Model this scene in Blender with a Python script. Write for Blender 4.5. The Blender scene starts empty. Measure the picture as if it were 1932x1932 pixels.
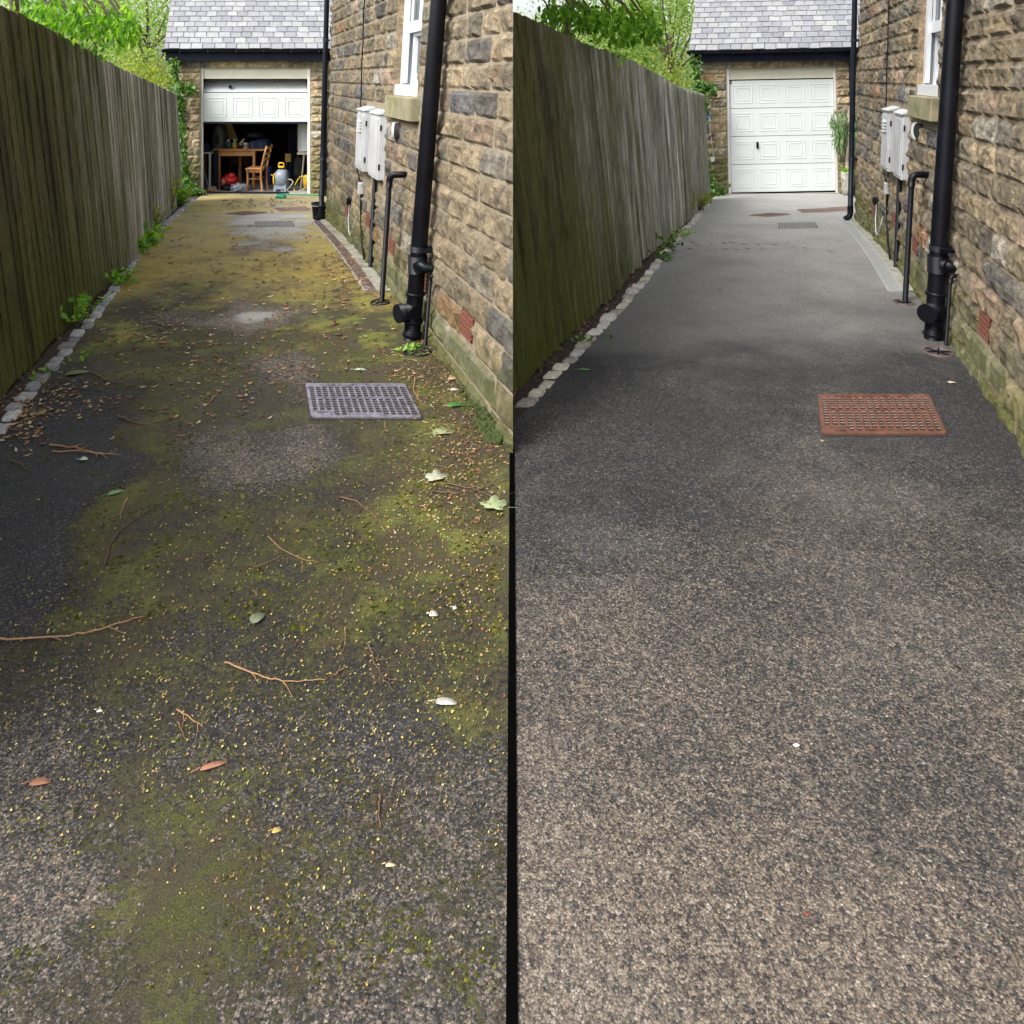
import bpy, bmesh, math, random
import numpy as np
from mathutils import Vector, noise
random.seed(7); RNG = np.random.default_rng(11)
R = math.radians
S = bpy.context.scene
col = S.collection
# ------------------------------------------------------------------ camera, sky, sun, exposure
H = 1.7; F = 1450.0; PX = 966.0; PY = 147.0          # eye height, focal length and horizon of the photograph
cam = bpy.data.cameras.new('camera'); camo = bpy.data.objects.new('camera', cam); col.objects.link(camo)
camo.location = (0, 0, H); camo.rotation_euler = (R(90), 0, 0)
cam.sensor_width = 36; cam.lens = 36 * F / 1932; cam.shift_y = -(966 - PY) / 1932; cam.clip_start = .05; cam.clip_end = 1500
S.camera = camo
w = bpy.data.worlds.new('World'); S.world = w; w.use_nodes = True
nt = w.node_tree; nt.nodes.clear()
sky = nt.nodes.new('ShaderNodeTexSky'); sky.sky_type = 'NISHITA'; sky.sun_disc = False
SUN_EL, SUN_ROT = R(50), R(-128)      # soft sun behind the camera, to the left
sky.sun_elevation = SUN_EL; sky.sun_rotation = SUN_ROT; sky.air_density = 1.0; sky.dust_density = 4.0; sky.ozone_density = 1
hs = nt.nodes.new('ShaderNodeHueSaturation'); hs.inputs['Saturation'].default_value = .32
bg = nt.nodes.new('ShaderNodeBackground'); bg.inputs['Strength'].default_value = .15
wo = nt.nodes.new('ShaderNodeOutputWorld')
nt.links.new(sky.outputs[0], hs.inputs['Color']); nt.links.new(hs.outputs[0], bg.inputs['Color']); nt.links.new(bg.outputs[0], wo.inputs['Surface'])
sl = bpy.data.lights.new('sun', 'SUN'); sl.energy = 1.35; sl.angle = R(22); sl.color = (1, .965, .91)
so = bpy.data.objects.new('sun', sl); col.objects.link(so)
so.rotation_euler = Vector((math.sin(SUN_ROT) * math.cos(SUN_EL), math.cos(SUN_ROT) * math.cos(SUN_EL), math.sin(SUN_EL))).to_track_quat('Z', 'Y').to_euler()
so.location = (0, 0, 20)
S.view_settings.view_transform = 'Standard'; S.view_settings.look = 'None'; S.view_settings.gamma = 1
S.view_settings.use_curve_mapping = False
S.view_settings.exposure = 1.2
S.render.engine = 'CYCLES'
try:
    S.cycles.max_bounces = 6; S.cycles.transparent_max_bounces = 6
except Exception: pass

# ------------------------------------------------------------------ geometry of the place
def sp(t): return math.log1p(math.exp(t * 2.2)) / 2.2 if t < 12 else t
def gz(Y): return -.07 * (sp(Y - 7.4) - sp(Y - 16.5))
def GP(px, py, dz=0.0):
    Y = F * (H - dz) / (py - PY)
    for _ in range(30): Y = F * (H - dz - gz(Y)) / (py - PY)
    return Vector(((px - PX) * Y / F, Y, gz(Y) + dz))
def AT(px, py, Y): return Vector(((px - PX) * Y / F, Y, H - (py - PY) * Y / F))
def lerp(tab, Y):
    if Y <= tab[0][0]: a, b = tab[0], tab[1]
    elif Y >= tab[-1][0]: a, b = tab[-2], tab[-1]
    else:
        for a, b in zip(tab, tab[1:]):
            if a[0] <= Y <= b[0]: break
    t = (Y - a[0]) / (b[0] - a[0])
    return [a[i] + (b[i] - a[i]) * t for i in range(1, len(a))]
# fence lines: distance -> (x of foot, height, lean)
FEN = {'L': [(1.0, -1.86, 2.25, .14), (4.21, -2.74, 2.2, .14), (5.16, -3.003, 2.10, .117), (7.27, -3.56, 1.80, .083), (9.49, -4.355, 1.79, .069), (13.0, -5.57, 1.82, .06)],
       'R': [(4.175, .032, 2.2, .145), (4.81, .285, 2.13, .139), (6.0, .802, 1.96, .108), (9.91, 2.255, 1.76, .07), (13.3, 3.43, 1.82, .055)]}
KRB = {'L': [(2.0, -1.95), (4.235, -2.576), (4.99, -2.788), (6.11, -3.114), (9.34, -4.22), (13.2, -5.42)],
       'R': [(3.6, -.05), (4.07, .154), (4.805, .4805), (5.65, .85), (6.43, 1.146), (7.75, 1.634), (10.36, 2.52), (13.2, 3.45)]}
WAL = {'L': dict(x0=-.02, d0=3.56, k=-.364, a=-.027, b=.568, n=3.45, f=10.3), 'R': dict(x0=2.413, d0=3.7, k=.334, a=-.0246, b=.48, n=1.2, f=10.3)}
def WX(s, D, z=0.0, out=0.0):
    W = WAL[s]; return W['x0'] + W['k'] * (D - W['d0']) + (W['a'] + W['b'] / max(D, 2.6)) * .92 * z - out
def WP(s, D, z, out=0.0): return Vector((WX(s, D, z, out), D, z))
SIDE = {'L': 'left mossy drive', 'R': 'right clean drive'}
GC = {'L': -4.865, 'R': 5.165}; GK = {'L': -.342, 'R': .35}; GD = 14.6; GF = -.5

# ------------------------------------------------------------------ materials
def nodes(name):
    m = bpy.data.materials.new(name); m.use_nodes = True; t = m.node_tree; t.nodes.clear()
    o = t.nodes.new('ShaderNodeOutputMaterial'); b = t.nodes.new('ShaderNodeBsdfPrincipled'); t.links.new(b.outputs[0], o.inputs[0])
    return m, t, b
def N(t, typ, **kw):
    n = t.nodes.new(typ)
    for k, v in kw.items():
        if k in n.inputs: n.inputs[k].default_value = v
        else: setattr(n, k, v)
    return n
def ramp(t, src, stops, interp='LINEAR'):
    r = t.nodes.new('ShaderNodeValToRGB'); r.color_ramp.interpolation = interp
    e = r.color_ramp.elements
    while len(e) > 1: e.remove(e[-1])
    for i, (p, c) in enumerate(stops):
        x = e[0] if i == 0 else e.new(p)
        x.position = p; x.color = (c[0], c[1], c[2], 1) if not isinstance(c, (int, float)) else (c, c, c, 1)
    t.links.new(src, r.inputs[0]); return r.outputs[0]
def mixc(t, fac, a, b, mode='MIX'):
    m = t.nodes.new('ShaderNodeMix'); m.data_type = 'RGBA'; m.blend_type = mode
    for i, v in ((0, fac), (6, a), (7, b)):
        if isinstance(v, (int, float)): m.inputs[i].default_value = v
        elif isinstance(v, (tuple, list)): m.inputs[i].default_value = (v[0], v[1], v[2], 1)
        else: t.links.new(v, m.inputs[i])
    return m.outputs[2]
def mth(t, op, a, b=0.0, c=None):
    m = t.nodes.new('ShaderNodeMath'); m.operation = op
    for i, v in enumerate((a, b) if c is None else (a, b, c)):
        if isinstance(v, (int, float)): m.inputs[i].default_value = v
        else: t.links.new(v, m.inputs[i])
    return m.outputs[0]
def pos(t, scale=(1, 1, 1)):
    g = t.nodes.new('ShaderNodeNewGeometry'); m = t.nodes.new('ShaderNodeMapping'); m.inputs['Scale'].default_value = scale
    t.links.new(g.outputs['Position'], m.inputs[0]); return m.outputs[0]
def noi(t, vec, sc, det=4, rough=.6):
    n = N(t, 'ShaderNodeTexNoise', Scale=sc, Detail=det, Roughness=rough); t.links.new(vec, n.inputs['Vector']); return n.outputs[0]
def bump(t, b, h, st=.5, dist=.01, prev=None):
    n = N(t, 'ShaderNodeBump', Strength=st, Distance=dist); t.links.new(h, n.inputs['Height'])
    if prev is not None: t.links.new(prev, n.inputs['Normal'])
    t.links.new(n.outputs[0], b.inputs['Normal']); return n.outputs[0]
def attr(t, name):
    a = t.nodes.new('ShaderNodeAttribute'); a.attribute_name = name; return a
MC = {}
def simple(name, c, rough=.6, var=.25, sc=8, bs=.2, metal=0, dirt=None, spec=.5, bsc=60):
    if name in MC: return MC[name]
    m, t, b = nodes(name); p = pos(t); n = noi(t, p, sc, 5)
    lo = tuple(x * (1 - var) for x in c); hi = tuple(min(1, x * (1 + var)) for x in c)
    cc = ramp(t, n, [(.3, lo), (.7, hi)])
    if dirt: cc = mixc(t, ramp(t, noi(t, p, sc * .6, 6, .7), [(.5, 0.), (.72, 1.)]), cc, dirt)
    t.links.new(cc, b.inputs['Base Color']); b.inputs['Roughness'].default_value = rough; b.inputs['Metallic'].default_value = metal
    b.inputs['Specular IOR Level'].default_value = spec
    if bs: bump(t, b, noi(t, p, bsc, 4), bs, .004)
    MC[name] = m; return m

def asphalt(name, mossy):
    m, t, b = nodes(name); p = pos(t)
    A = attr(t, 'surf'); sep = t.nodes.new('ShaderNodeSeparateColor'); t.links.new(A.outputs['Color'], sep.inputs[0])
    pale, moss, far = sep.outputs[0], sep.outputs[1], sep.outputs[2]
    def warp(src, sc, amp):
        wp = t.nodes.new('ShaderNodeVectorMath'); wp.operation = 'MULTIPLY_ADD'
        nn = N(t, 'ShaderNodeTexNoise', Scale=sc, Detail=3, Roughness=.7); t.links.new(src, nn.inputs['Vector'])
        t.links.new(nn.outputs['Color'], wp.inputs[0]); wp.inputs[1].default_value = (amp,) * 3; t.links.new(src, wp.inputs[2]); return wp.outputs[0]
    wv = warp(p, 210, .0075)
    v = N(t, 'ShaderNodeTexVoronoi', Scale=215); t.links.new(wv, v.inputs['Vector'])
    v2 = N(t, 'ShaderNodeTexVoronoi', Scale=88); v2.distance = 'MANHATTAN'; t.links.new(wv, v2.inputs['Vector'])
    s1 = t.nodes.new('ShaderNodeSeparateColor'); t.links.new(v.outputs['Color'], s1.inputs[0])
    s2 = t.nodes.new('ShaderNodeSeparateColor'); t.links.new(v2.outputs['Color'], s2.inputs[0])
    fine = noi(t, p, 420, 3, .75)
    big = mth(t, 'ADD', noi(t, p, 1.0, 7, .68), -.5)
    n8 = mth(t, 'ADD', noi(t, p, 11, 5, .7), -.5)
    pl = mth(t, 'ADD', pale, mth(t, 'ADD', mth(t, 'MULTIPLY', big, .5), mth(t, 'MULTIPLY', n8, .3)))
    thr = mth(t, 'ADD', mth(t, 'MULTIPLY', s1.outputs[0], .6), mth(t, 'ADD', mth(t, 'MULTIPLY', s2.outputs[0], .3), mth(t, 'MULTIPLY', fine, .35)))
    exm = ramp(t, mth(t, 'ADD', mth(t, 'MULTIPLY', mth(t, 'SUBTRACT', pl, mth(t, 'MULTIPLY', thr, .85)), 1.5), .55), [(.12, 0.), (.88, 1.)])
    sel = mth(t, 'ADD', mth(t, 'MULTIPLY', s1.outputs[1], .62), mth(t, 'MULTIPLY', s2.outputs[1], .38))
    stone = ramp(t, sel, [(.08, (.035, .035, .04)), (.26, (.10, .082, .064)), (.45, (.20, .158, .12)), (.62, (.29, .233, .172)), (.8, (.42, .35, .27)), (.86, (.24, .13, .085)), (.92, (.5, .46, .40))])
    binder = ramp(t, s1.outputs[2], [(0, (.006, .0065, .009)), (.6, (.018, .019, .023)), (.92, (.045, .047, .052)), (1, (.15, .15, .155))])
    c = mixc(t, exm, binder, stone)
    c = mixc(t, 1.0, c, ramp(t, fine, [(.3, .58), (.7, 1.28)]), 'MULTIPLY')
    c = mixc(t, 1.0, c, ramp(t, v.outputs['Distance'], [(.15, 1.0), (.5, .85), (.9, .25)]), 'MULTIPLY')
    glare = ramp(t, pl, [(.85, 0.), (1.6, .8)]) if mossy else ramp(t, mth(t, 'ADD', far, mth(t, 'MULTIPLY', big, .5)), [(.0, 0.), (1.0, .85)])  # distant glare and wet sheen, painted into the tarmac colour
    c = mixc(t, glare, c, ramp(t, s1.outputs[1], [(0, (.22, .215, .20)), (.5, (.42, .41, .385)), (1, (.62, .61, .59))]))
    hgt = mth(t, 'ADD', mth(t, 'MULTIPLY', v.outputs['Distance'], -.7), mth(t, 'ADD', mth(t, 'MULTIPLY', s1.outputs[0], .5), mth(t, 'MULTIPLY', fine, .5)))
    if mossy:
        rag = mth(t, 'ADD', mth(t, 'MULTIPLY', mth(t, 'ADD', noi(t, p, 2.3, 9, .75), -.5), 1.25), mth(t, 'MULTIPLY', mth(t, 'ADD', noi(t, p, 60, 8, .85), -.5), 2.1))
        mn = mth(t, 'ADD', moss, rag)
        mn = mth(t, 'SUBTRACT', mn, mth(t, 'MULTIPLY', mth(t, 'MULTIPLY', s1.outputs[0], exm), mth(t, 'SUBTRACT', .55, far)))
        mf = ramp(t, mn, [(.33, 0.), (.40, .85), (.6, 1.)])
        fn = noi(t, p, 300, 4, .75)
        g1 = ramp(t, fn, [(.32, (.014, .018, .003)), (.68, (.13, .135, .02))]); g2 = ramp(t, fn, [(.32, (.17, .125, .025)), (.68, (.74, .57, .11))]); g3 = ramp(t, fn, [(.32, (.06, .08, .008)), (.68, (.38, .41, .05))])
        gb = ramp(t, fn, [(.32, (.022, .016, .008)), (.68, (.12, .095, .045))])
        mf0 = mf; mf = mth(t, 'MULTIPLY', mf, ramp(t, mth(t, 'ADD', noi(t, p, 130, 5, .8), mth(t, 'MULTIPLY', noi(t, p, 7, 6, .75), .6)), [(.62, .12), (.86, 1.)]))
        mf = mixc(t, ramp(t, far, [(.3, 0.), (.6, 1.)]), mf0, mf)
        hb = ramp(t, mth(t, 'ADD', far, mth(t, 'MULTIPLY', mth(t, 'ADD', noi(t, p, 1.7, 5), -.5), 1.2)), [(.4, 0.), (.75, 1.)])
        mc = mixc(t, ramp(t, noi(t, p, 4.1, 8, .8), [(.47, 0.), (.60, 1.)]), gb, g1)
        mc = mixc(t, mth(t, 'MULTIPLY', ramp(t, noi(t, p, 3.3, 6, .7), [(.5, 0.), (.6, 1.)]), ramp(t, far, [(.08, .3), (.45, 1.)])), mc, g3)
        mc = mixc(t, hb, mc, g2); c = mixc(t, mf, c, mc)
        hgt = mth(t, 'ADD', hgt, mth(t, 'MULTIPLY', mf, mth(t, 'ADD', mth(t, 'MULTIPLY', fn, 1.6), .8)))
    rr = ramp(t, noi(t, p, 1.3, 4), [(.4, .48), (.6, .75)]); t.links.new(rr, b.inputs['Roughness'])
    t.links.new(c, b.inputs['Base Color']); b.inputs['Specular IOR Level'].default_value = .5
    bump(t, b, hgt, .75, .005)
    return m

def stone_mat(name):
    m, t, b = nodes(name); p = pos(t); A = attr(t, 'surf')
    n1 = noi(t, p, 11, 9, .75); n2 = noi(t, pos(t, (1, 1, 2.2)), 90, 6, .75)
    rd = N(t, 'ShaderNodeTexNoise', Scale=13, Detail=6, Roughness=.6); rd.noise_type = 'RIDGED_MULTIFRACTAL'; t.links.new(p, rd.inputs['Vector'])
    c = mixc(t, 1.0, A.outputs['Color'], ramp(t, n1, [(.3, (.36, .37, .40)), (.5, (.95, .94, .92)), (.7, (1.75, 1.66, 1.5))]), 'MULTIPLY')
    c = mixc(t, 1.0, c, ramp(t, n2, [(.3, .5), (.7, 1.45)]), 'MULTIPLY')
    st = ramp(t, noi(t, pos(t, (1, 1, .8)), 4.5, 9, .85), [(.52, 0.), (.64, .78)])
    c = mixc(t, st, c, (.026, .028, .036))
    c = mixc(t, ramp(t, noi(t, p, 3.1, 6, .7), [(.62, 0.), (.72, .5)]), c, (.20, .10, .05))
    sx = t.nodes.new('ShaderNodeSeparateXYZ'); g = t.nodes.new('ShaderNodeNewGeometry'); t.links.new(g.outputs['Position'], sx.inputs[0])
    lo = mth(t, 'ADD', mth(t, 'MULTIPLY', sx.outputs[2], -1.2), mth(t, 'MULTIPLY', noi(t, p, 4, 7, .75), 1.3))
    c = mixc(t, ramp(t, lo, [(.12, 0.), (.55, .68)]), c, (.085, .098, .018))
    t.links.new(c, b.inputs['Base Color']); b.inputs['Roughness'].default_value = .9; b.inputs['Specular IOR Level'].default_value = .2
    b1 = bump(t, b, rd.outputs[0], .55, .022); bb = bump(t, b, n2, .7, .006, b1); bump(t, b, n1, .7, .03, bb)
    return m
def wood_fence():
    m, t, b = nodes('weathered_wood_far_glare'); A = attr(t, 'surf')
    g = pos(t, (1, 1, .022)); n = noi(t, g, 120, 9, .8); n2 = noi(t, pos(t, (1, 1, .12)), 16, 6, .7)
    sep = t.nodes.new('ShaderNodeSeparateColor'); t.links.new(A.outputs['Color'], sep.inputs[0])
    rnd, grey, low = sep.outputs
    base = ramp(t, n, [(.32, (.010, .008, .004)), (.5, (.07, .058, .028)), (.68, (.22, .185, .10))])
    gr = ramp(t, n, [(.3, (.20, .19, .165)), (.5, (.54, .53, .48)), (.7, (.80, .79, .74))])  # pale wood tone for the glare on distant boards
    c = mixc(t, ramp(t, mth(t, 'ADD', grey, mth(t, 'MULTIPLY', mth(t, 'ADD', n2, -.5), .7)), [(.2, 0.), (.8, 1.)]), base, gr)
    c = mixc(t, 1., c, ramp(t, rnd, [(0, .55), (.5, .9), (1, 1.35)]), 'MULTIPLY')
    c = mixc(t, ramp(t, noi(t, pos(t, (1, 1, .1)), 5, 6, .7), [(.40, 0.), (.60, .7)]), c, ramp(t, n, [(.3, (.026, .032, .006)), (.7, (.21, .21, .06))]))
    ag = mth(t, 'ADD', low, mth(t, 'MULTIPLY', mth(t, 'ADD', n2, -.5), 1.2))
    c = mixc(t, ramp(t, ag, [(.34, 0.), (.9, .8)]), c, ramp(t, n, [(.3, (.022, .032, .004)), (.7, (.15, .19, .022))]))
    dk = ramp(t, noi(t, pos(t, (1, 1, .3)), 3.2, 5, .65), [(.52, 0.), (.68, .7)])
    c = mixc(t, dk, c, mixc(t, .7, c, (.006, .006, .007)))
    t.links.new(c, b.inputs['Base Color']); b.inputs['Roughness'].default_value = .85; b.inputs['Specular IOR Level'].default_value = .2
    bump(t, b, n, .6, .006); return m
def leaf_mat(name, lo, hi, tr=.45, rough=.45):
    m, t, b = nodes(name); A = attr(t, 'surf'); sep = t.nodes.new('ShaderNodeSeparateColor'); t.links.new(A.outputs['Color'], sep.inputs[0])
    c = mixc(t, sep.outputs[0], lo, hi); t.links.new(c, b.inputs['Base Color']); b.inputs['Roughness'].default_value = rough
    tb = t.nodes.new('ShaderNodeBsdfTranslucent'); t.links.new(mixc(t, 1., c, (1.5, 1.6, .6), 'MULTIPLY'), tb.inputs[0])
    mx = t.nodes.new('ShaderNodeMixShader'); mx.inputs[0].default_value = tr
    t.links.new(b.outputs[0], mx.inputs[1]); t.links.new(tb.outputs[0], mx.inputs[2])
    o = [n for n in t.nodes if n.type == 'OUTPUT_MATERIAL'][0]; t.links.new(mx.outputs[0], o.inputs[0]); return m
def attr_mat(name, rough=.7, sc=30, bs=.3, spec=.4, lo=.75, hi=1.2):
    m, t, b = nodes(name); A = attr(t, 'surf'); p = pos(t); n = noi(t, p, sc, 6, .65)
    c = mixc(t, 1., A.outputs['Color'], ramp(t, n, [(.3, lo), (.7, hi)]), 'MULTIPLY'); t.links.new(c, b.inputs['Base Color'])
    b.inputs['Roughness'].default_value = rough; b.inputs['Specular IOR Level'].default_value = spec
    bump(t, b, n, bs, .006); return m

M = dict(
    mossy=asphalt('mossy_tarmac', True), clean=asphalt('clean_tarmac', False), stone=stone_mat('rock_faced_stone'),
    mortar=simple('lime_mortar', (.27, .225, .16), .95, .2, 20, .4, spec=.2), fence=wood_fence(),
    black=simple('black_pipe_plastic', (.004, .0045, .008), .42, .5, 6, .08, spec=.22), gutter=simple('black_gutter', (.006, .009, .018), .45, .3, 5, .05, spec=.25),
    fascia=simple('black_fascia_paint', (.005, .008, .02), .6, .3, 4, .1, spec=.2),
    white=simple('white_paint', (.62, .65, .68), .42, .04, 5, .05, dirt=None), door=simple('white_door_skin', (.70, .735, .74), .4, .025, 3, .03),
    cream=simple('cream_header_board', (.66, .64, .52), .6, .07, 4, .05), frame=simple('white_door_frame', (.76, .76, .72), .5, .05, 6, .05),
    sill=simple('algae_stained_sandstone', (.25, .225, .135), .85, .3, 7, .3, dirt=(.13, .14, .04)),
    slate=attr_mat('roof_slate', .55, 22, .5), cobble=attr_mat('granite_cobble', .75, 40, .6, lo=.55, hi=1.3),
    meter=simple('white_meter_box', (.47, .48, .50), .55, .1, 6, .05, dirt=(.34, .34, .31)), slot=simple('dark_recess', (.015, .015, .015), .8, .1),
    glass=None, airbrick=simple('terracotta_air_brick', (.17, .058, .038), .85, .3, 40, .4),
    steel=simple('galvanised_grating', (.42, .43, .42), .5, .15, 30, .2, metal=.3), conc=simple('damp_concrete', (.30, .29, .24), .85, .3, 10, .4, dirt=(.12, .12, .06)),
    soil=simple('dark_soil', (.035, .024, .016), .95, .6, 30, .8, dirt=(.09, .045, .025)), grass=simple('rough_grass', (.06, .09, .025), .9, .5, 6, .5),
    bark=simple('tree_bark', (.10, .075, .05), .9, .4, 14, .8), joint=simple('black_joint_sealer', (.002, .002, .002), 1, .2, spec=0),
    iron_wet=simple('wet_cast_iron', (.27, .26, .31), .26, .35, 22, .35, metal=.35, dirt=(.10, .085, .085)),
    iron_rust=simple('rusted_cast_iron', (.13, .052, .032), .6, .35, 16, .35, metal=.1, dirt=(.12, .085, .06)),
    iron_stud=simple('rubbed_rusty_studs', (.25, .155, .115), .5, .3, 20, .2, metal=.2), iron_studw=simple('wet_dark_studs', (.15, .145, .17), .35, .3, 20, .2, metal=.3),
    iron_rim=simple('dark_iron_rim', (.04, .028, .025), .6, .3, 20, .3), rib_far=simple('cover_ribs_dark', (.15, .10, .09), .6, .2, 14, .2), cover_far=simple('faded_rusty_cover', (.30, .20, .18), .6, .25, 14, .3),
    cover_dim=simple('dull_rusty_rim', (.09, .055, .045), .6, .3, 14, .3), cover_rib=simple('cover_ribs_grey', (.13, .125, .12), .7, .2, 14, .2), cover_grey=simple('pale_paved_cover', (.24, .235, .225), .7, .2, 14, .3),
    leafA=leaf_mat('broad_leaf', (.045, .15, .015), (.28, .50, .05), .65), leafB=leaf_mat('pale_distant_leaf', (.14, .24, .06), (.42, .52, .22), .6),
    leafC=leaf_mat('yellow_green_leaf', (.16, .22, .03), (.42, .44, .10), .5), ivy=leaf_mat('climber_leaf', (.03, .09, .018), (.18, .32, .07), .35),
    weed=leaf_mat('young_weed_leaf', (.10, .28, .02), (.36, .60, .08), .45), willow=leaf_mat('drooping_leaf', (.05, .13, .04), (.30, .42, .22), .3),
    litter=attr_mat('fallen_leaf', .6, 60, .2), wood=simple('orange_pine', (.42, .20, .075), .5, .2, 9, .1), floor=simple('garage_concrete', (.30, .28, .26), .9, .25, 5, .3),
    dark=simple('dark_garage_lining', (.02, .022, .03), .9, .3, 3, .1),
)
gm, gt, gb = nodes('window_glass'); gb.inputs['Base Color'].default_value = (.02, .03, .03, 1); gb.inputs['Roughness'].default_value = .04; gb.inputs['Specular IOR Level'].default_value = .8; M['glass'] = gm

# ------------------------------------------------------------------ mesh builder
ORG = {}
def origin_of(o): return ORG.get(o.name, Vector((0, 0, 0)))
class MB:
    def __init__(s): s.v = []; s.f = []; s.c = []; s.mi = []; s.sm = []; s.col = (1, 1, 1); s.m = 0; s.smooth = False
    def add(s, vs, fs, smooth=None):
        b = len(s.v); s.v += [tuple(v) for v in vs]
        for f in fs: s.f.append(tuple(b + i for i in f)); s.c.append(s.col); s.mi.append(s.m); s.sm.append(s.smooth if smooth is None else smooth)
        return s
    def hexa(s, p):  # 8 corners: bottom 0-3, top 4-7
        return s.add(p, [(0, 3, 2, 1), (4, 5, 6, 7), (0, 1, 5, 4), (1, 2, 6, 5), (2, 3, 7, 6), (3, 0, 4, 7)], False)
    def box(s, x0, x1, y0, y1, z0, z1, fn=None, ch=0.0):
        x0, x1 = sorted((x0, x1)); y0, y1 = sorted((y0, y1)); z0, z1 = sorted((z0, z1))
        if ch:
            vs = []; 
            for z, c in ((z0, ch), (z0 + ch, 0), (z1 - ch, 0), (z1, ch)):
                cc = c if c else 0
                q = ch * .9
                a0, a1, b0, b1 = x0 + cc, x1 - cc, y0 + cc, y1 - cc
                vs += [(a0 + q, b0, z), (a1 - q, b0, z), (a1, b0 + q, z), (a1, b1 - q, z), (a1 - q, b1, z), (a0 + q, b1, z), (a0, b1 - q, z), (a0, b0 + q, z)]
            fs = [tuple(reversed(range(8))), tuple(range(24, 32))]
            for r in range(3):
                for i in range(8): j = (i + 1) % 8; fs.append((r * 8 + i, r * 8 + j, r * 8 + 8 + j, r * 8 + 8 + i))
            return s.add([fn(*v) if fn else v for v in vs], fs, False)
        p = [(x0, y0, z0), (x1, y0, z0), (x1, y1, z0), (x0, y1, z0), (x0, y0, z1), (x1, y0, z1), (x1, y1, z1), (x0, y1, z1)]
        return s.hexa([fn(*v) if fn else v for v in p])
    def tube(s, pts, r, n=10, cap=True):
        pts = [Vector(p) for p in pts]; rs = r if isinstance(r, (list, tuple)) else [r] * len(pts)
        vs = []; fs = []; up = None
        for i, p in enumerate(pts):
            d = (pts[min(i + 1, len(pts) - 1)] - pts[max(i - 1, 0)]).normalized()
            if up is None: up = d.cross(Vector((0, 0, 1))) if abs(d.z) < .95 else d.cross(Vector((0, 1, 0)))
            u = (up - d * up.dot(d)).normalized(); up = u; q = d.cross(u)
            for k in range(n):
                a = 2 * math.pi * k / n; vs.append(p + (u * math.cos(a) + q * math.sin(a)) * rs[i])
        for i in range(len(pts) - 1):
            for k in range(n): j = (k + 1) % n; fs.append((i * n + k, i * n + j, (i + 1) * n + j, (i + 1) * n + k))
        s.add(vs, fs, True)
        if cap:
            b = len(s.v) - len(vs)
            for ring in (range(n), range((len(pts) - 1) * n, len(pts) * n)):
                s.f.append(tuple(b + i for i in ring)); s.c.append(s.col); s.mi.append(s.m); s.sm.append(False)
        return s
    def lathe(s, c, prof, n=24, sx=1, sy=1):
        c = Vector(c); vs = []; fs = []
        for (r, z) in prof:
            for k in range(n): a = 2 * math.pi * k / n; vs.append((c.x + r * sx * math.cos(a), c.y + r * sy * math.sin(a), c.z + z))
        for i in range(len(prof) - 1):
            for k in range(n): j = (k + 1) % n; fs.append((i * n + k, i * n + j, (i + 1) * n + j, (i + 1) * n + k))
        fs.append(tuple(reversed(range(n)))); fs.append(tuple(range((len(prof) - 1) * n, len(prof) * n)))
        return s.add(vs, fs, True)
    def blob(s, c, rx, ry, rz, amp=.25, sc=4, nu=16, nv=10, flat=None):
        vs = []; fs = []; sd = random.random() * 50
        for j in range(nv + 1):
            th = math.pi * j / nv
            for i in range(nu):
                ph = 2 * math.pi * i / nu; d = Vector((math.sin(th) * math.cos(ph), math.sin(th) * math.sin(ph), math.cos(th)))
                k = 1 + amp * noise.fractal(d * sc * .5 + Vector((sd, 0, 0)), 1, 2, 3)
                z = c[2] + d.z * rz * k
                if flat is not None: z = max(z, flat)
                vs.append((c[0] + d.x * rx * k, c[1] + d.y * ry * k, z))
        for j in range(nv):
            for i in range(nu): a = (i + 1) % nu; fs.append((j * nu + i, (j + 1) * nu + i, (j + 1) * nu + a, j * nu + a))
        return s.add(vs, fs, True)
    def build(s, name, mats, parent=None, org=None, clip=None):
        mats = mats if isinstance(mats, (list, tuple)) else [mats]
        po = origin_of(parent) if parent else Vector((0, 0, 0))
        if org is None: org = po if parent else Vector(np.mean(np.array(s.v), axis=0)) if s.v else Vector()
        org = Vector(org)
        me = bpy.data.meshes.new(name)
        me.from_pydata([(v[0] - org.x, v[1] - org.y, v[2] - org.z) for v in s.v], [], s.f)
        for m in mats: me.materials.append(m)
        me.polygons.foreach_set('material_index', s.mi); me.polygons.foreach_set('use_smooth', s.sm)
        if any(c != (1, 1, 1) for c in s.c):
            ca = me.color_attributes.new('surf', 'FLOAT_COLOR', 'CORNER')
            arr = np.ones((len(me.loops), 4), dtype=np.float32); cc = np.array(s.c, dtype=np.float32)
            tot = np.empty(len(me.polygons), dtype=np.int32); me.polygons.foreach_get('loop_total', tot)
            arr[:, :3] = np.repeat(cc, tot, axis=0); ca.data.foreach_set('color', arr.ravel())
        bm = bmesh.new(); bm.from_mesh(me)
        if clip:
            (cx, sign) = clip
            bmesh.ops.bisect_plane(bm, geom=bm.verts[:] + bm.edges[:] + bm.faces[:], plane_co=(cx - org.x, 0, 0), plane_no=(sign, 0, 0), clear_outer=True)
        bm.to_mesh(me); bm.free(); me.update()
        o = bpy.data.objects.new(name, me); col.objects.link(o); o.location = org - po
        if parent: o.parent = parent
        ORG[o.name] = org
        return o
def tag(o, label=None, cat=None, group=None, kind=None):
    if label: o['label'] = label
    if cat: o['category'] = cat
    if group: o['group'] = group
    if kind: o['kind'] = kind
    return o
def thing(name, label, cat, loc, group=None):
    o = bpy.data.objects.new(name, None); col.objects.link(o); o.location = loc; o.empty_display_size = .1; ORG[o.name] = Vector(loc)
    return tag(o, label, cat, group)
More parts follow.
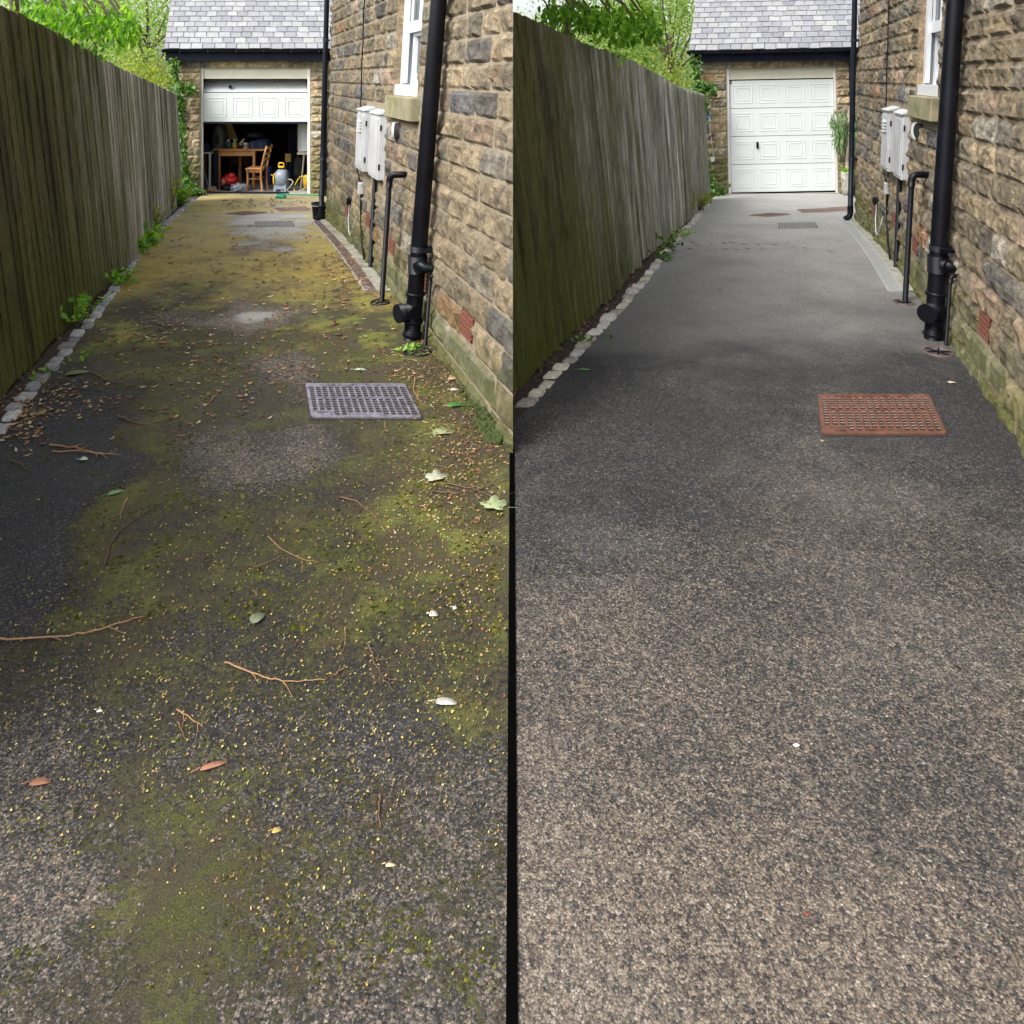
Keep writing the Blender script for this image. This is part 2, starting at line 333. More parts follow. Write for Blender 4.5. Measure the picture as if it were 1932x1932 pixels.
def leafmesh(name, P, size, mat, parent=None, droop=0.3, asp=.5, nrm=None, org=None, broad=False):
    """many small leaves as folded blades; P (n,3)"""
    P = np.asarray(P, dtype=float); n = len(P); size = np.asarray(size, dtype=float) * np.ones(n)
    d = RNG.normal(size=(n, 3)); d[:, 2] -= droop * 2; d /= np.linalg.norm(d, axis=1)[:, None]
    u = RNG.normal(size=(n, 3)) if nrm is None else np.cross(d, np.asarray(nrm) + RNG.normal(scale=.45, size=(n, 3)))
    u -= (u * d).sum(1)[:, None] * d; u /= np.linalg.norm(u, axis=1)[:, None]
    q = np.cross(d, u); L = size[:, None]; W = L * asp
    if broad:
        vs = [P, P + d * L * .3 + u * W * .45 + q * L * .07, P + d * L * .65 + u * W * .4 + q * L * .05, P + d * L - q * L * .06, P + d * L * .65 - u * W * .4 + q * L * .05, P + d * L * .3 - u * W * .45 + q * L * .07, P + d * L * .5 - q * L * .02]
        V = np.stack(vs, 1).reshape(-1, 3); k = 7; tmpl = [(0, 1, 6, 5), (1, 2, 3, 6), (6, 3, 4, 5)]
    else:
        V = np.stack([P, P + d * L * .45 + u * W * .5, P + d * L, P + d * L * .45 - u * W * .5], 1).reshape(-1, 3); k = 4; tmpl = [(0, 1, 2, 3)]
    po = origin_of(parent) if parent else Vector((0, 0, 0)); org = Vector(org) if org else (po if parent else Vector(P.mean(0)))
    V = V - np.array(org); idx = (np.arange(n)[:, None, None] * k + np.array(tmpl)[None]).reshape(-1, 4)
    me = bpy.data.meshes.new(name); me.from_pydata(V.tolist(), [], idx.tolist()); me.materials.append(mat)
    ca = me.color_attributes.new('surf', 'FLOAT_COLOR', 'CORNER'); r = np.repeat(RNG.random(n) ** 1.2, len(tmpl) * 4)
    arr = np.ones((len(r), 4), dtype=np.float32); arr[:, 0] = r; ca.data.foreach_set('color', arr.ravel())
    o = bpy.data.objects.new(name, me); col.objects.link(o); o.location = org - po
    if parent: o.parent = parent
    ORG[o.name] = org; return o
def cloud(c, rad, n, clumps=30, cr=.28, hollow=.3):
    """leaf positions in clumps through an ellipsoid"""
    C = RNG.normal(size=(clumps, 3)); C /= np.linalg.norm(C, axis=1)[:, None]; C *= (hollow + (1 - hollow) * RNG.random(clumps)[:, None] ** .5)
    k = RNG.integers(0, clumps, n); P = C[k] + RNG.normal(size=(n, 3)) * cr * (.5 + RNG.random(clumps)[k][:, None])
    return P * np.array(rad) + np.array(c)

# ------------------------------------------------------------------ ground
def bl(px, py, cx, cy, rx, ry): return math.exp(-(((px - cx) / rx) ** 2 + ((py - cy) / ry) ** 2))
def proj(X, Y, Z): return PX + F * X / Y, PY - F * (Z - H) / Y
def surfL(X, Y):
    px, py = proj(X, max(Y, .9), gz(Y))
    px += 75 * noise.fractal(Vector((X * 1.6, Y * 1.6, 4)), .9, 2, 3); py += (.045 * py) * noise.fractal(Vector((X * 1.9, Y * 1.9, 17)), .9, 2, 3)
    moss = .46 if py < 1100 else .46 - .10 * min(1, (py - 1100) / 300)
    if py < 430: moss -= .10 * min(1, (430 - py) / 30)
    for (cx, cy, rx, ry, a) in ((330, 480, 150, 70, .40), (560, 470, 160, 80, .15), (640, 470, 60, 60, .25), (480, 540, 220, 50, .28), (620, 640, 150, 50, .25), (330, 690, 110, 50, .15), (215, 620, 50, 20, .5), (700, 690, 90, 50, .30), (400, 790, 130, 60, .12),
                                (850, 900, 130, 160, .24), (800, 1010, 170, 120, .18), (270, 900, 50, 110, .24), (210, 1000, 50, 110, .26), (110, 1200, 80, 110, .18), (930, 1250, 80, 300, .14),
                                (330, 1650, 200, 170, .12), (310, 1850, 120, 120, .16), (400, 392, 70, 18, .4), (640, 420, 40, 20, .4), (620, 1780, 300, 120, .06)):
        moss += a * bl(px, py, cx, cy, rx, ry)
    for (cx, cy, rx, ry, a) in ((480, 590, 75, 28, .9), (510, 460, 70, 40, .6), (470, 860, 150, 60, .24), (400, 910, 60, 50, .16), (540, 850, 60, 45, .18), (560, 710, 110, 55, .25), (130, 850, 110, 120, .8), (60, 1080, 80, 130, .7), (60, 1620, 110, 250, .4), (330, 605, 90, 22, .5), (520, 415, 110, 18, .4), (860, 1600, 200, 300, .08)):
        moss -= a * bl(px, py, cx, cy, rx, ry)
    pale = .24 + .24 * min(1, max(0, (py - 1250) / 450)) + .95 * min(1, max(0, (560 - py) / 140))  # last term pales the far end: glare held in the colour
    for (cx, cy, rx, ry, a) in ((480, 590, 85, 34, .85), (470, 860, 170, 70, .22), (400, 900, 60, 50, .16), (560, 850, 70, 40, .16), (560, 700, 120, 60, .45), (60, 1650, 100, 200, .12), (130, 850, 120, 130, -.2), (60, 1080, 90, 130, -.1), (800, 1250, 200, 200, -.05), (330, 605, 90, 22, .3)):  # first patch is a wet sheen painted as pale tarmac
        pale += a * bl(px, py, cx, cy, rx, ry)
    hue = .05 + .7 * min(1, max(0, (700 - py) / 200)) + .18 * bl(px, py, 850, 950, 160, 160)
    return pale, max(0, moss), hue
def surfR(X, Y):
    px, py = proj(X, max(Y, .9), gz(Y))
    px += 75 * noise.fractal(Vector((X * 1.6, Y * 1.6, 24)), .9, 2, 3); py += (.06 * py) * noise.fractal(Vector((X * 1.5, Y * 1.5, 37)), .9, 2, 3)
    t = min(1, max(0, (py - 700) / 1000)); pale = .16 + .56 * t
    far = min(1, max(0, (690 - py) / 290)); pale += .12 * far  # far end turns pale: glare put into the surface colour
    for (cx, cy, rx, ry, a) in ((1500, 540, 150, 50, .12), (1700, 1500, 180, 160, -.16), (1480, 1000, 260, 90, .08), (1150, 930, 180, 60, -.1), (1150, 1200, 160, 120, .12), (1880, 1700, 80, 200, -.14), (1100, 1050, 180, 50, -.08)):
        pale += a * bl(px, py, cx, cy, rx, ry)
    return pale, 0, far
def strip(name, fl, fr, y0, y1, n, mat, surf=None, dz=0.004, w=.06, kind='structure'):
    ys = [y0 + (y1 - y0) * (i / n) ** 1.25 for i in range(n + 1)]; nx = 44
    vs = []; sv = []
    for y in ys:
        a, b = fl(y), fr(y)
        for j in range(nx + 1):
            x = a + (b - a) * j / nx; vs.append((x, y, gz(y) + dz)); sv.append(surf(x, y) if surf else (1, 1, 1))
    fs = [(i * (nx + 1) + j, i * (nx + 1) + j + 1, (i + 1) * (nx + 1) + j + 1, (i + 1) * (nx + 1) + j) for i in range(n) for j in range(nx)]
    me = bpy.data.meshes.new(name); me.from_pydata(vs, [], fs); me.materials.append(mat)
    if surf:
        ca = me.color_attributes.new('surf', 'FLOAT_COLOR', 'POINT'); arr = np.ones((len(vs), 4), dtype=np.float32); arr[:, :3] = np.array(sv); ca.data.foreach_set('color', arr.ravel())
    o = bpy.data.objects.new(name, me); col.objects.link(o); return tag(o, kind=kind)
g = MB(); ys = [-30, -8, -2, 0, 2, 4, 5, 6] + [6.5 + .5 * i for i in range(26)] + [22, 40, 90, 300, 900]; xs = [-900, -200, -60, -20, -8, 0, 8, 20, 60, 200, 900]
g.add([(x, y, gz(y) - .03) for y in ys for x in xs], [(i * len(xs) + j, i * len(xs) + j + 1, (i + 1) * len(xs) + j + 1, (i + 1) * len(xs) + j) for i in range(len(ys) - 1) for j in range(len(xs) - 1)])
tag(g.build('ground', M['grass']), kind='structure')
def kr(s, y): return lerp(KRB[s], y)[0]
def wr(s, y): return WX(s, y) + .03 if y < 10.3 else WX(s, 10.3) + .03 + (y - 10.3) * 3
# the two tarmac sheets meet along the joint at x = 0 in the foreground
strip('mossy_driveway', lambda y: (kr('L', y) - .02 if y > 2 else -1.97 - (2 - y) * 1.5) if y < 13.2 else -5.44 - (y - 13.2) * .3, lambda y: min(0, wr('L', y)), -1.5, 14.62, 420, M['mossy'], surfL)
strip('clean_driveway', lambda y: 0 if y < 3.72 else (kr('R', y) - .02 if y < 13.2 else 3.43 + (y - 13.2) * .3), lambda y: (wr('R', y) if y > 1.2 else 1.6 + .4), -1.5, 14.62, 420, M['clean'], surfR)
j = MB(); ysj = [-1.5 + .25 * i for i in range(21)]
j.add([(x, y, gz(y) + .009) for y in ysj for x in (-.011, .011)], [(2 * i, 2 * i + 1, 2 * i + 3, 2 * i + 2) for i in range(20)]); tag(j.build('driveway_joint', M['joint']), kind='structure')
def fx(s, y): return lerp(FEN[s], y)[0]
for s, y0 in (('L', 1.0), ('R', 3.6)):
    strip('soil_verge', lambda y, s=s: (fx(s, y) - .5) if s == 'L' else max(.002, fx(s, y) - .5), lambda y, s=s: kr(s, y) + .03 if y < 13.2 else kr(s, 13.2) + .03, y0, 14.4, 60, M['soil'], None, 0.0)

# ------------------------------------------------------------------ kerb cobbles
for s in 'LR':
    y = 2.9 if s == 'L' else 3.95
    k = thing('cobble_kerb', 'row of pale granite cobbles edging the ' + SIDE[s], 'kerb', (kr(s, 6), 6, gz(6)), 'cobble kerbs along the fences')
    n = 0
    while y < 13.1 and n < 98:
        L = random.uniform(.085, .15); wd = random.uniform(.085, .125) ; a = random.uniform(-.06, .06); c0 = y + L / 2
        x1 = kr(s, c0) + random.uniform(-.012, .012); sl_ = lerp([(0, 0), (1, 1)], 0)[0]; kk = (kr(s, c0 + .2) - kr(s, c0 - .2)) / .4
        zt = gz(c0) + random.uniform(.012, .03)
        m = MB(); g0 = random.uniform(.5, 1.0); tint = random.choice([(.66, .64, .58), (.64, .59, .48), (.58, .57, .55), (.62, .56, .46)]) if s == 'R' else random.choice([(.50, .51, .55), (.43, .43, .45), (.52, .51, .49), (.37, .365, .34)])
        m.col = tuple(v * g0 for v in tint); nu, nv = 7, 7; vs = []
        for jv in range(nv + 1):
            for iu in range(nu + 1):
                u, v = iu / nu, jv / nv; e = min(u, 1 - u, v, 1 - v); rr = min(1, e / .16)
                xx = (u - .5) * wd; yy = (v - .5) * (L - .012)
                rd = 1 - .12 * (abs(u - .5) * 2) ** 4 * (abs(v - .5) * 2) ** 4
                nz = noise.noise(Vector((x1 * 9 + xx * 30, c0 * 30 + yy * 30, 3)))
                xx, yy = xx * rd + nz * .006, yy * rd + noise.noise(Vector((c0 * 31 + xx * 30, yy * 30, 9))) * .006
                vs.append((x1 - wd / 2 + xx + kk * yy + a * yy, c0 + yy + a * xx, zt - .05 * (1 - rr) ** 1.5 + nz * .006 * rr))
        m.smooth = True; m.add(vs, [(q * (nu + 1) + p, q * (nu + 1) + p + 1, (q + 1) * (nu + 1) + p + 1, (q + 1) * (nu + 1) + p) for q in range(nv) for p in range(nu)])
        o = m.build('cobble', M['cobble'], k, (x1, c0, zt)); o.location = Vector((x1, c0, zt)) - origin_of(k)
        y += L + random.uniform(.003, .012); n += 1

# ------------------------------------------------------------------ fences
for s in 'LR':
    T = FEN[s]; y = 1.2 if s == 'L' else 4.0; yend = T[-1][0]
    root = thing('board_fence', ('tall weathered close board fence, furthest left, along the ' if s == 'L' else 'weathered board fence in the middle of the picture, along the ') + SIDE[s], 'fence', (fx(s, 7), 7, gz(7)), 'close board fences')
    m = MB(); gbm = MB(); i = 0
    while y < yend:
        L = .098 + random.uniform(-.008, .008); x0, h0, l0 = lerp(T, y); x1, h1, l1 = lerp(T, y + L)
        rnd = random.random(); grey = min(1, max(0, (y - 4.6) / 3.8)) * 1.0 + (.08 if s == 'R' else 0); jt = random.uniform(-.012, .012); zt = random.uniform(-.008, .008); dn = random.uniform(-.02, .015)  # grey grows with distance: glare painted onto the far boards
        nz = 14; th0, th1 = .015, .004
        rows = []
        for q in range(nz + 1):
            f = q / nz
            for (x, yy, h, l, th) in ((x0, y, h0, l0, th0), (x1, y + L * 1.12, h1, l1, th1)):
                zz = gz(y) + .02 + dn + f * (h - .02 + zt - dn); off = th + jt * f + .004 * noise.noise(Vector((y * 7, zz * 1.5, 0)))
                rows.append((x - l * (zz - gz(y)) + off, yy, zz)); rows.append((x - l * (zz - gz(y)) - .012, yy, zz))
        for q in range(nz):
            f = q / nz; zz = f * h0
            m.col = (rnd, grey, max(0, (.66 if s == 'L' else .74) - f * .85) * (1.0 if grey < .6 else .5) + (.12 if rnd > .8 else 0)); b = q * 4
            if q == 0: base = len(m.v); m.v += rows
            for fc in ((0, 2, 6, 4), (1, 5, 7, 3), (0, 4, 5, 1), (2, 3, 7, 6)):
                m.f.append(tuple(base + b + t_ for t_ in fc)); m.c.append(m.col); m.mi.append(0); m.sm.append(False)
        e = base + nz * 4; m.f.append((e, e + 2, e + 3, e + 1)); m.c.append((rnd, grey, .3)); m.mi.append(0); m.sm.append(False)
        m.f.append((base, base + 1, base + 3, base + 2)); m.c.append((rnd, grey, .6)); m.mi.append(0); m.sm.append(False)
        y += L; i += 1
    m.build('boards', M['fence'], root, clip=(.006, -1) if s == 'R' else None)
    y = 1.2 if s == 'L' else 4.02
    gb_ = MB(); gb_.col = (.5, .1, .2)
    while y < yend - .1:
        y2 = min(y + 1.8, yend); xa, xb = fx(s, y), fx(s, y2)
        gb_.hexa([(xa - .055, y, gz(y) - .1), (xa - .025, y, gz(y) - .1), (xb - .025, y2, gz(y2) - .1), (xb - .055, y2, gz(y2) - .1), (xa - .055, y, gz(y) + .13), (xa - .025, y, gz(y) + .13), (xb - .025, y2, gz(y2) + .13), (xb - .055, y2, gz(y2) + .13)])
        pm = MB(); h, l = lerp(T, y)[1:]
        pm.col = (.4, .3, .2)
        if s == 'L' or y > 5.5:
            pm.tube([(xa - .1, y, gz(y) - .3), (xa - .1 - l * h, y, gz(y) + h - .05)], .05, 4); pm.build('post', M['fence'], root)
        y = y2
    gb_.build('gravel_board', M['fence'], root, clip=(.006, -1) if s == 'R' else None)

# ------------------------------------------------------------------ stone laying
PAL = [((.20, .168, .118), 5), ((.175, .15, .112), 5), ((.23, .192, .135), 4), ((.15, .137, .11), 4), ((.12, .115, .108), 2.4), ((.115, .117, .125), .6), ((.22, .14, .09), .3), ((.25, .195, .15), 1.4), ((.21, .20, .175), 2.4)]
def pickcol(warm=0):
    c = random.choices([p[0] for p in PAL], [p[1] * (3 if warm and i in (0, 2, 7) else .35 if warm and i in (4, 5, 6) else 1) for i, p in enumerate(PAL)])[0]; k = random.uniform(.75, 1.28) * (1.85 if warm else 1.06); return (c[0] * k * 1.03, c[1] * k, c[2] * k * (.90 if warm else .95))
def lay(m, fn, u0, u1, z0, z1, holes=(), course=.155, lmin=.24, lmax=.52, joint=.009, depth=.033, det=.03, warm=0, smooth_at=()):
    """rock-faced blocks; fn(u, z, out) -> point"""
    z = z0
    while z < z1 - .02:
        zt = min(z + course, z1); segs = [(u0, u1)]
        for (a, b, c, d) in holes:
            if c < zt - .04 and d > z + .04:
                ns = []
                for (p, q) in segs:
                    if b <= p or a >= q: ns.append((p, q)); continue
                    if a > p: ns.append((p, a))
                    if b < q: ns.append((b, q))
                segs = ns
        for (p, q) in segs:
            u = p
            while u < q - .005:
                L = random.uniform(lmin, lmax)
                if q - (u + L) < .12: L = q - u
                a, b, c, d = u + joint / 2, u + L - joint / 2, z + joint / 2, zt - joint / 2
                nu = max(3, min(14, int((b - a) / det))); nv = max(3, min(7, int((d - c) / det) + 1)); sd = random.random() * 100
                flat = any(abs((a + b) / 2 - sa) < .2 and c <= sz <= d for sa, sz in smooth_at)
                tu, tv = random.uniform(-.12, .12), random.uniform(-.12, .12); bump_ = 1 if not flat else .12
                vs = []
                for jj in range(nv + 1):
                    for ii in range(nu + 1):
                        fu, fv = ii / nu, jj / nv; e = min(fu * (b - a), (1 - fu) * (b - a), fv * (d - c), (1 - fv) * (d - c)); ed = min(1, e / .016)
                        uu, zz = a + fu * (b - a), c + fv * (d - c)
                        nz_ = noise.fractal(Vector((uu * 9 + sd, zz * 12, sd)), .9, 2.1, 4); rg = abs(noise.noise(Vector((uu * 22 + sd, zz * 7, 1))))
                        o_ = .003 + ed ** .7 * (depth * .5 + bump_ * (depth * .8 * nz_ + depth * .5 * (rg - .3) + (fu - .5) * tu * depth * 2 + (fv - .5) * tv * depth * 2))
                        vs.append(fn(uu, zz, max(.0105, o_ + .006) if e > .001 else .004))
                m.col = pickcol(warm) if not flat else (.22, .21, .15); m.m = 0
                m.add(vs, [(jj * (nu + 1) + ii, jj * (nu + 1) + ii + 1, (jj + 1) * (nu + 1) + ii + 1, (jj + 1) * (nu + 1) + ii) for jj in range(nv) for ii in range(nu)], False)
                u += L
        z = zt
def sheet(m, fn, u0, u1, z0, z1, holes, out, nu=40, nz=30):
    us = sorted(set([u0 + (u1 - u0) * i / nu for i in range(nu + 1)] + [v for h in holes for v in h[:2]])); zs = sorted(set([z0 + (z1 - z0) * i / nz for i in range(nz + 1)] + [v for h in holes for v in h[2:]]))
    for a, b in zip(us, us[1:]):
        for c, d in zip(zs, zs[1:]):
            if any(h[0] <= a and b <= h[1] and h[2] <= c and d <= h[3] for h in holes): continue
            m.add([fn(a, c, out), fn(b, c, out), fn(b, d, out), fn(a, d, out)], [(0, 1, 2, 3)], False)

# ------------------------------------------------------------------ the two houses and what is fixed to them
TOPZ = 4.6
AIR = [(4.25, .33), (5.2, .33), (6.2, .35), (7.25, .36), (8.55, .22)]
WIN = (5.69, 6.45, 1.56, 3.05)
for s in 'LR':
    W = WAL[s]; y0, y1 = W['n'], W['f']; side = SIDE[s]
    hs_ = thing('stone_house', ('rock faced stone house wall right of the ' + side), 'house', (WX(s, 8), 8, 0), 'stone houses beside the drives')
    fn = lambda u, z, o, s=s: WP(s, u, z, o)
    m = MB(); hol = [WIN, (6.63, 7.61, .80, 1.42)] + [(d - .11, d + .11, z - .07, z + .07) for d, z in AIR] + [(5.58, 6.48, 1.375, 1.56)]
    lay(m, fn, y0, y1, -.235, TOPZ, hol, det=.026, smooth_at=[(4.0, .17), (4.35, .17), (5.95, .17), (6.3, .17), (5.6, -.02), (5.3, 2.1)])
    m.m = 1; m.col = (1, 1, 1.001); sheet(m, fn, y0, y1, -.3, TOPZ, [WIN], .006)
    mo = m.build('wall', [M['stone'], M['mortar']], hs_, clip=(.004, 1) if s == 'L' else None)
    # the other walls
    b = MB(); b.col = (.26, .21, .145)
    if s == 'L':
        prev = None
        for i in range(13):
            z = -.3 + (TOPZ + .3) * i / 12; D = 3.4
            while WX('L', D, z) > .004: D += .01
            cur = ((.004, D, z), (.004, y1, z))
            if prev: b.add([prev[0], prev[1], cur[1], cur[0]], [(0, 1, 2, 3)])
            prev = cur
        b.add([(WX(s, y1, -.3), y1, -.3), (-.001, y1, -.3), (-.001, y1, TOPZ), (WX(s, y1, TOPZ), y1, TOPZ)], [(0, 1, 2, 3)])
        poly = [(WX(s, y1, TOPZ) - .12, y1 + .12), (0.0, y1 + .12), (0.0, 4.95)]
    else:
        b.add([(WX(s, y1, -.3), y1, -.3), (9.5, y1, -.3), (9.5, y1, TOPZ), (WX(s, y1, TOPZ), y1, TOPZ)], [(0, 1, 2, 3)])
        b.add([(WX(s, y0, -.3), y0, -.3), (9.5, y0, -.3), (9.5, y0, TOPZ), (WX(s, y0, TOPZ), y0, TOPZ)], [(0, 1, 2, 3)])
        b.add([(9.5, y0, -.3), (9.5, y1, -.3), (9.5, y1, TOPZ), (9.5, y0, TOPZ)], [(0, 1, 2, 3)])
        poly = [(WX(s, y1, TOPZ) - .12, y1 + .12), (9.6, y1 + .12), (9.6, y0 - .1), (WX(s, y0, TOPZ) - .12, y0 - .1)]
    b.build('side_wall', M['stone'], hs_)
    r_ = MB(); n = len(poly); r_.col = (.3, .3, .32)
    cx_, cy_ = sum(p[0] for p in poly) / n, sum(p[1] for p in poly) / n
    r_.add([(p[0], p[1], TOPZ) for p in poly] + [(p[0], p[1], TOPZ + .18) for p in poly] + [(cx_, cy_, TOPZ + (1.0 if s == 'L' else 2.6))], [tuple(range(n))] + [(i, (i + 1) % n, n + (i + 1) % n, n + i) for i in range(n)] + [(n + i, n + (i + 1) % n, 2 * n) for i in range(n)]); r_.build('roof', M['slate'], hs_)
    # air bricks
    for d, z in AIR:
        a = MB(); bw = .1
        for q in range(5): zz = z - .062 + q * .027; a.box(-.004, .018, d - bw, d + bw, zz, zz + .014, lambda o_, u, z_, s=s: WP(s, u, z_, o_))
        for q in range(7): uu = d - bw + q * .032; a.box(-.004, .014, uu, uu + .009, z - .062, z + .06, lambda o_, u, z_, s=s: WP(s, u, z_, o_))
        a.box(-.03, -.004, d - bw - .01, d + bw + .01, z - .07, z + .07, lambda o_, u, z_, s=s: WP(s, u, z_, o_ + .012)); a.build('air_brick', M['airbrick'], hs_)
    # window
    q = lambda o_, u, z_, s=s: WP(s, u, z_, o_)
    wf = MB(); u0, u1, z0, z1 = WIN
    wf.box(-.3, -.04, u0, u0 + .045, z0, z1, q); wf.box(-.3, -.04, u1 - .06, u1, z0, z1, q); wf.box(-.3, -.04, u0 + .045, u1 - .06, z1 - .06, z1, q)
    wf.box(-.07, -.03, u1 - .115, u1 - .06, z0 + .1, z1 - .06, q)
    win = wf.build('window', M['white'], hs_)
    ss = MB(); ss.box(-.25, .005, u0 + .01, u1 - .005, z0 - .005, z0 + .085, q); ss.build('timber_sill', M['white'], win)
    for (za, zb, oo) in ((z0 + .085, 2.10, -.11), (2.07, z1 - .06, -.075)):
        ff = MB(); a_, b_ = u0 + .045, u1 - .115 if oo < -.1 else u1 - .06
        ff.box(oo - .03, oo + .012, a_, b_, za, za + .09, q); ff.box(oo - .03, oo + .012, a_, b_, zb - .06, zb, q); ff.box(oo - .03, oo + .01, a_, a_ + .055, za + .09, zb - .06, q); ff.box(oo - .03, oo + .01, b_ - .055, b_, za + .09, zb - .06, q)
        ff.box(oo - .02, oo + .006, (a_ + b_) / 2 - .014, (a_ + b_) / 2 + .014, za + .09, zb - .06, q); ff.build('sash', M['white'], win)
        pp = MB(); pp.box(oo - .024, oo - .018, a_ + .05, b_ - .05, za + .08, zb - .05, q); pp.build('pane', M['glass'], win)
    rv = MB(); rv.col = (.34, .26, .17)
    rv.box(-.3, .012, u1, u1 + .02, z0, z1, q); rv.box(-.3, .012, u0 - .02, u0, z0, z1, q); rv.box(-.32, -.3, u0 - .02, u1 + .02, z0, z1, q); rv.build('window_reveal', M['stone'], hs_)
    st_ = MB(); st_.box(-.05, .078, 5.60, 6.46, 1.378, 1.553, q, ch=.006); st_.build('window_sill', M['sill'], hs_)
    # meter boxes
    for nm, (d0, d1, za, zb, oo), lb in (('meter_box', (6.66, 7.08, .81, 1.40, .068), 'plain meter box nearer the window sill, by the '), ('meter_box', (7.17, 7.58, .82, 1.41, .10), 'louvred meter box further from the window sill, by the ')):
        root = thing(nm, lb + side, 'meter box', WP(s, d0, za), 'white meter boxes on the walls')
        mm = MB(); mm.box(0, oo, d0, d1, za, zb - .02, q, ch=.006); mm.build('body', M['meter'], root)
        mm = MB(); mm.hexa([q(0, d0 - .01, zb - .02), q(oo + .015, d0 - .01, zb - .02), q(oo + .015, d1 + .01, zb - .02), q(0, d1 + .01, zb - .02), q(0, d0 - .01, zb + .02), q(oo + .012, d0 - .01, zb - .012), q(oo + .012, d1 + .01, zb - .012), q(0, d1 + .01, zb + .02)]); mm.build('lid', M['meter'], root)
        mm = MB(); mm.box(oo, oo + .010, d0 + .03, d1 - .03, za + .03, zb - .06, q, ch=.003); dr = mm.build('door', M['meter'], root)
        for zz in (za + .09, zb - .16):
            mm = MB(); mm.box(oo - .02, oo - .004, d0 - .004, d0 + .012, zz, zz + .05, q); mm.build('hinge', M['slot'], root)
        if oo > .09:
            for k_ in range(4):
                mm = MB(); zz = zb - .13 - .03 * k_; mm.hexa([q(oo + .01, d0 + .1, zz), q(oo + .026, d0 + .1, zz - .004), q(oo + .026, d1 - .1, zz - .004), q(oo + .01, d1 - .1, zz), q(oo + .01, d0 + .1, zz + .02), q(oo + .012, d0 + .1, zz + .02), q(oo + .012, d1 - .1, zz + .02), q(oo + .01, d1 - .1, zz + .02)]); mm.build('louvre', M['meter'], dr)
    # soil pipe
    D = 5.0; oo = .108; rt = thing('soil_pipe', 'thick black soil pipe with access cap by the ' + side, 'soil pipe', WP(s, D, 0, oo), 'thick black soil pipes')
    mm = MB(); mm.tube([WP(s, D, z, oo) for z in (-.02, .3, .6, 1.5, 3, 4.5)], .054, 24); mm.build('pipe', M['black'], rt)
    for z in (.295, .118, .035):
        mm = MB(); mm.tube([WP(s, D, z - .014, oo), WP(s, D, z - .006, oo), WP(s, D, z + .008, oo), WP(s, D, z + .014, oo)], [.057, .064, .064, .057], 24); mm.build('collar', M['black'], rt)
    for z in (.59, 2.3):
        mm = MB(); mm.tube([WP(s, D, z - .018, oo), WP(s, D, z + .018, oo)], .06, 24); mm.box(-.01, oo - .055, D - .02, D + .02, z - .014, z + .014, q); mm.box(.01, oo + .01, D - .085, D - .055, z - .012, z + .012, q); mm.build('bracket', M['black'], rt)
    c = WP(s, D, .49, oo); mm = MB(); mm.tube([c + Vector((0, 0, -.055)), c + Vector((0, 0, .055))], .064, 24); mm.tube([c, c + Vector((.03, -.065, .005)), c + Vector((.055, -.085, -.005)), c + Vector((.13, -.085, -.012)), c + Vector((.19, -.06, -.012))], [.045, .04, .03, .022, .022], 14); mm.tube([c + Vector((.016, -.05, 0)), c + Vector((.022, -.085, 0))], .042, 16); mm.build('branch', M['black'], rt)
    c = WP(s, D, .19, oo); mm = MB(); mm.tube([c, c + Vector((-.075, -.06, 0))], .052, 20); mm.tube([c + Vector((-.07, -.056, 0)), c + Vector((-.098, -.078, 0))], .06, 20); mm.tube([c + Vector((0.0, -.03, .0)), c + Vector((.018, -.062, .0))], .044, 18); ac = mm.build('access_cap', M['black'], rt)
    # standpipe, conduit, overflow, corner downpipe
    D = 5.84; oo = .14; rt = thing('waste_pipe', 'slim black elbow pipe below the window by the ' + side, 'waste pipe', WP(s, D, 0, oo), 'slim black waste pipes')
    mm = MB(); mm.tube([WP(s, D, 0, oo), WP(s, D, .9, oo)], .02, 14); mm.build('pipe', M['black'], rt)
    mm = MB(); mm.tube([WP(s, D, .87, oo), WP(s, D, .93, oo), WP(s, D, .955, oo - .012), WP(s, D, .965, oo - .035), WP(s, D, .965, oo - .09), WP(s, D, .965, .0)], [.026, .026, .026, .026, .026, .022], 14); mm.build('elbow', M['black'], rt)
    D = 6.9; mm = MB(); mm.tube([WP(s, D, .0, .035), WP(s, D, .82, .035)], .021, 12); tag(mm.build('cable_conduit', M['black']), 'straight black conduit under the meter boxes by the ' + side, 'conduit', 'black conduits below meter boxes')
    D = 4.87; oo = .054; rt = thing('overflow_pipe', 'thinnest black pipe, right of the soil pipe by the ' + side, 'overflow pipe', WP(s, D, 0, oo), 'thin black overflow pipes')
    mm = MB(); mm.tube([WP(s, D, 0.01, oo), WP(s, D, .415, oo)], .011, 10); mm.build('pipe', M['black'], rt); mm = MB(); mm.tube([WP(s, D, .40, oo), WP(s, D, .43, oo), WP(s, D, .443, oo - .01), WP(s, D, .445, oo - .03), WP(s, D, .445, -.01)], .0145, 10); mm.build('elbow', M['black'], rt)
    D = 10.22; oo = .09; rt = thing('downpipe', 'black downpipe on the house corner by the ' + side, 'downpipe', WP(s, D, -.2, oo), 'black downpipes on house corners')
    mm = MB(); mm.tube([WP(s, D, z, oo) for z in (-.1, 1, 2, 3, 4.4)], .034, 14); mm.build('pipe', M['gutter'], rt)
    mm = MB(); mm.tube([WP(s, D, .0, oo), WP(s, D, -.09, oo), WP(s, D, -.14, oo + .01), WP(s, D, -.18, oo + .07)], .038, 14); mm.build('shoe', M['gutter'], rt)
    for z in (.15, .62, 2.2):
        mm = MB(); mm.tube([WP(s, D, z - .02, oo), WP(s, D, z + .02, oo)], .041, 14); mm.box(-.09, oo, D - .03, D, z - .012, z + .012, q); mm.build('bracket', M['gutter'], rt)
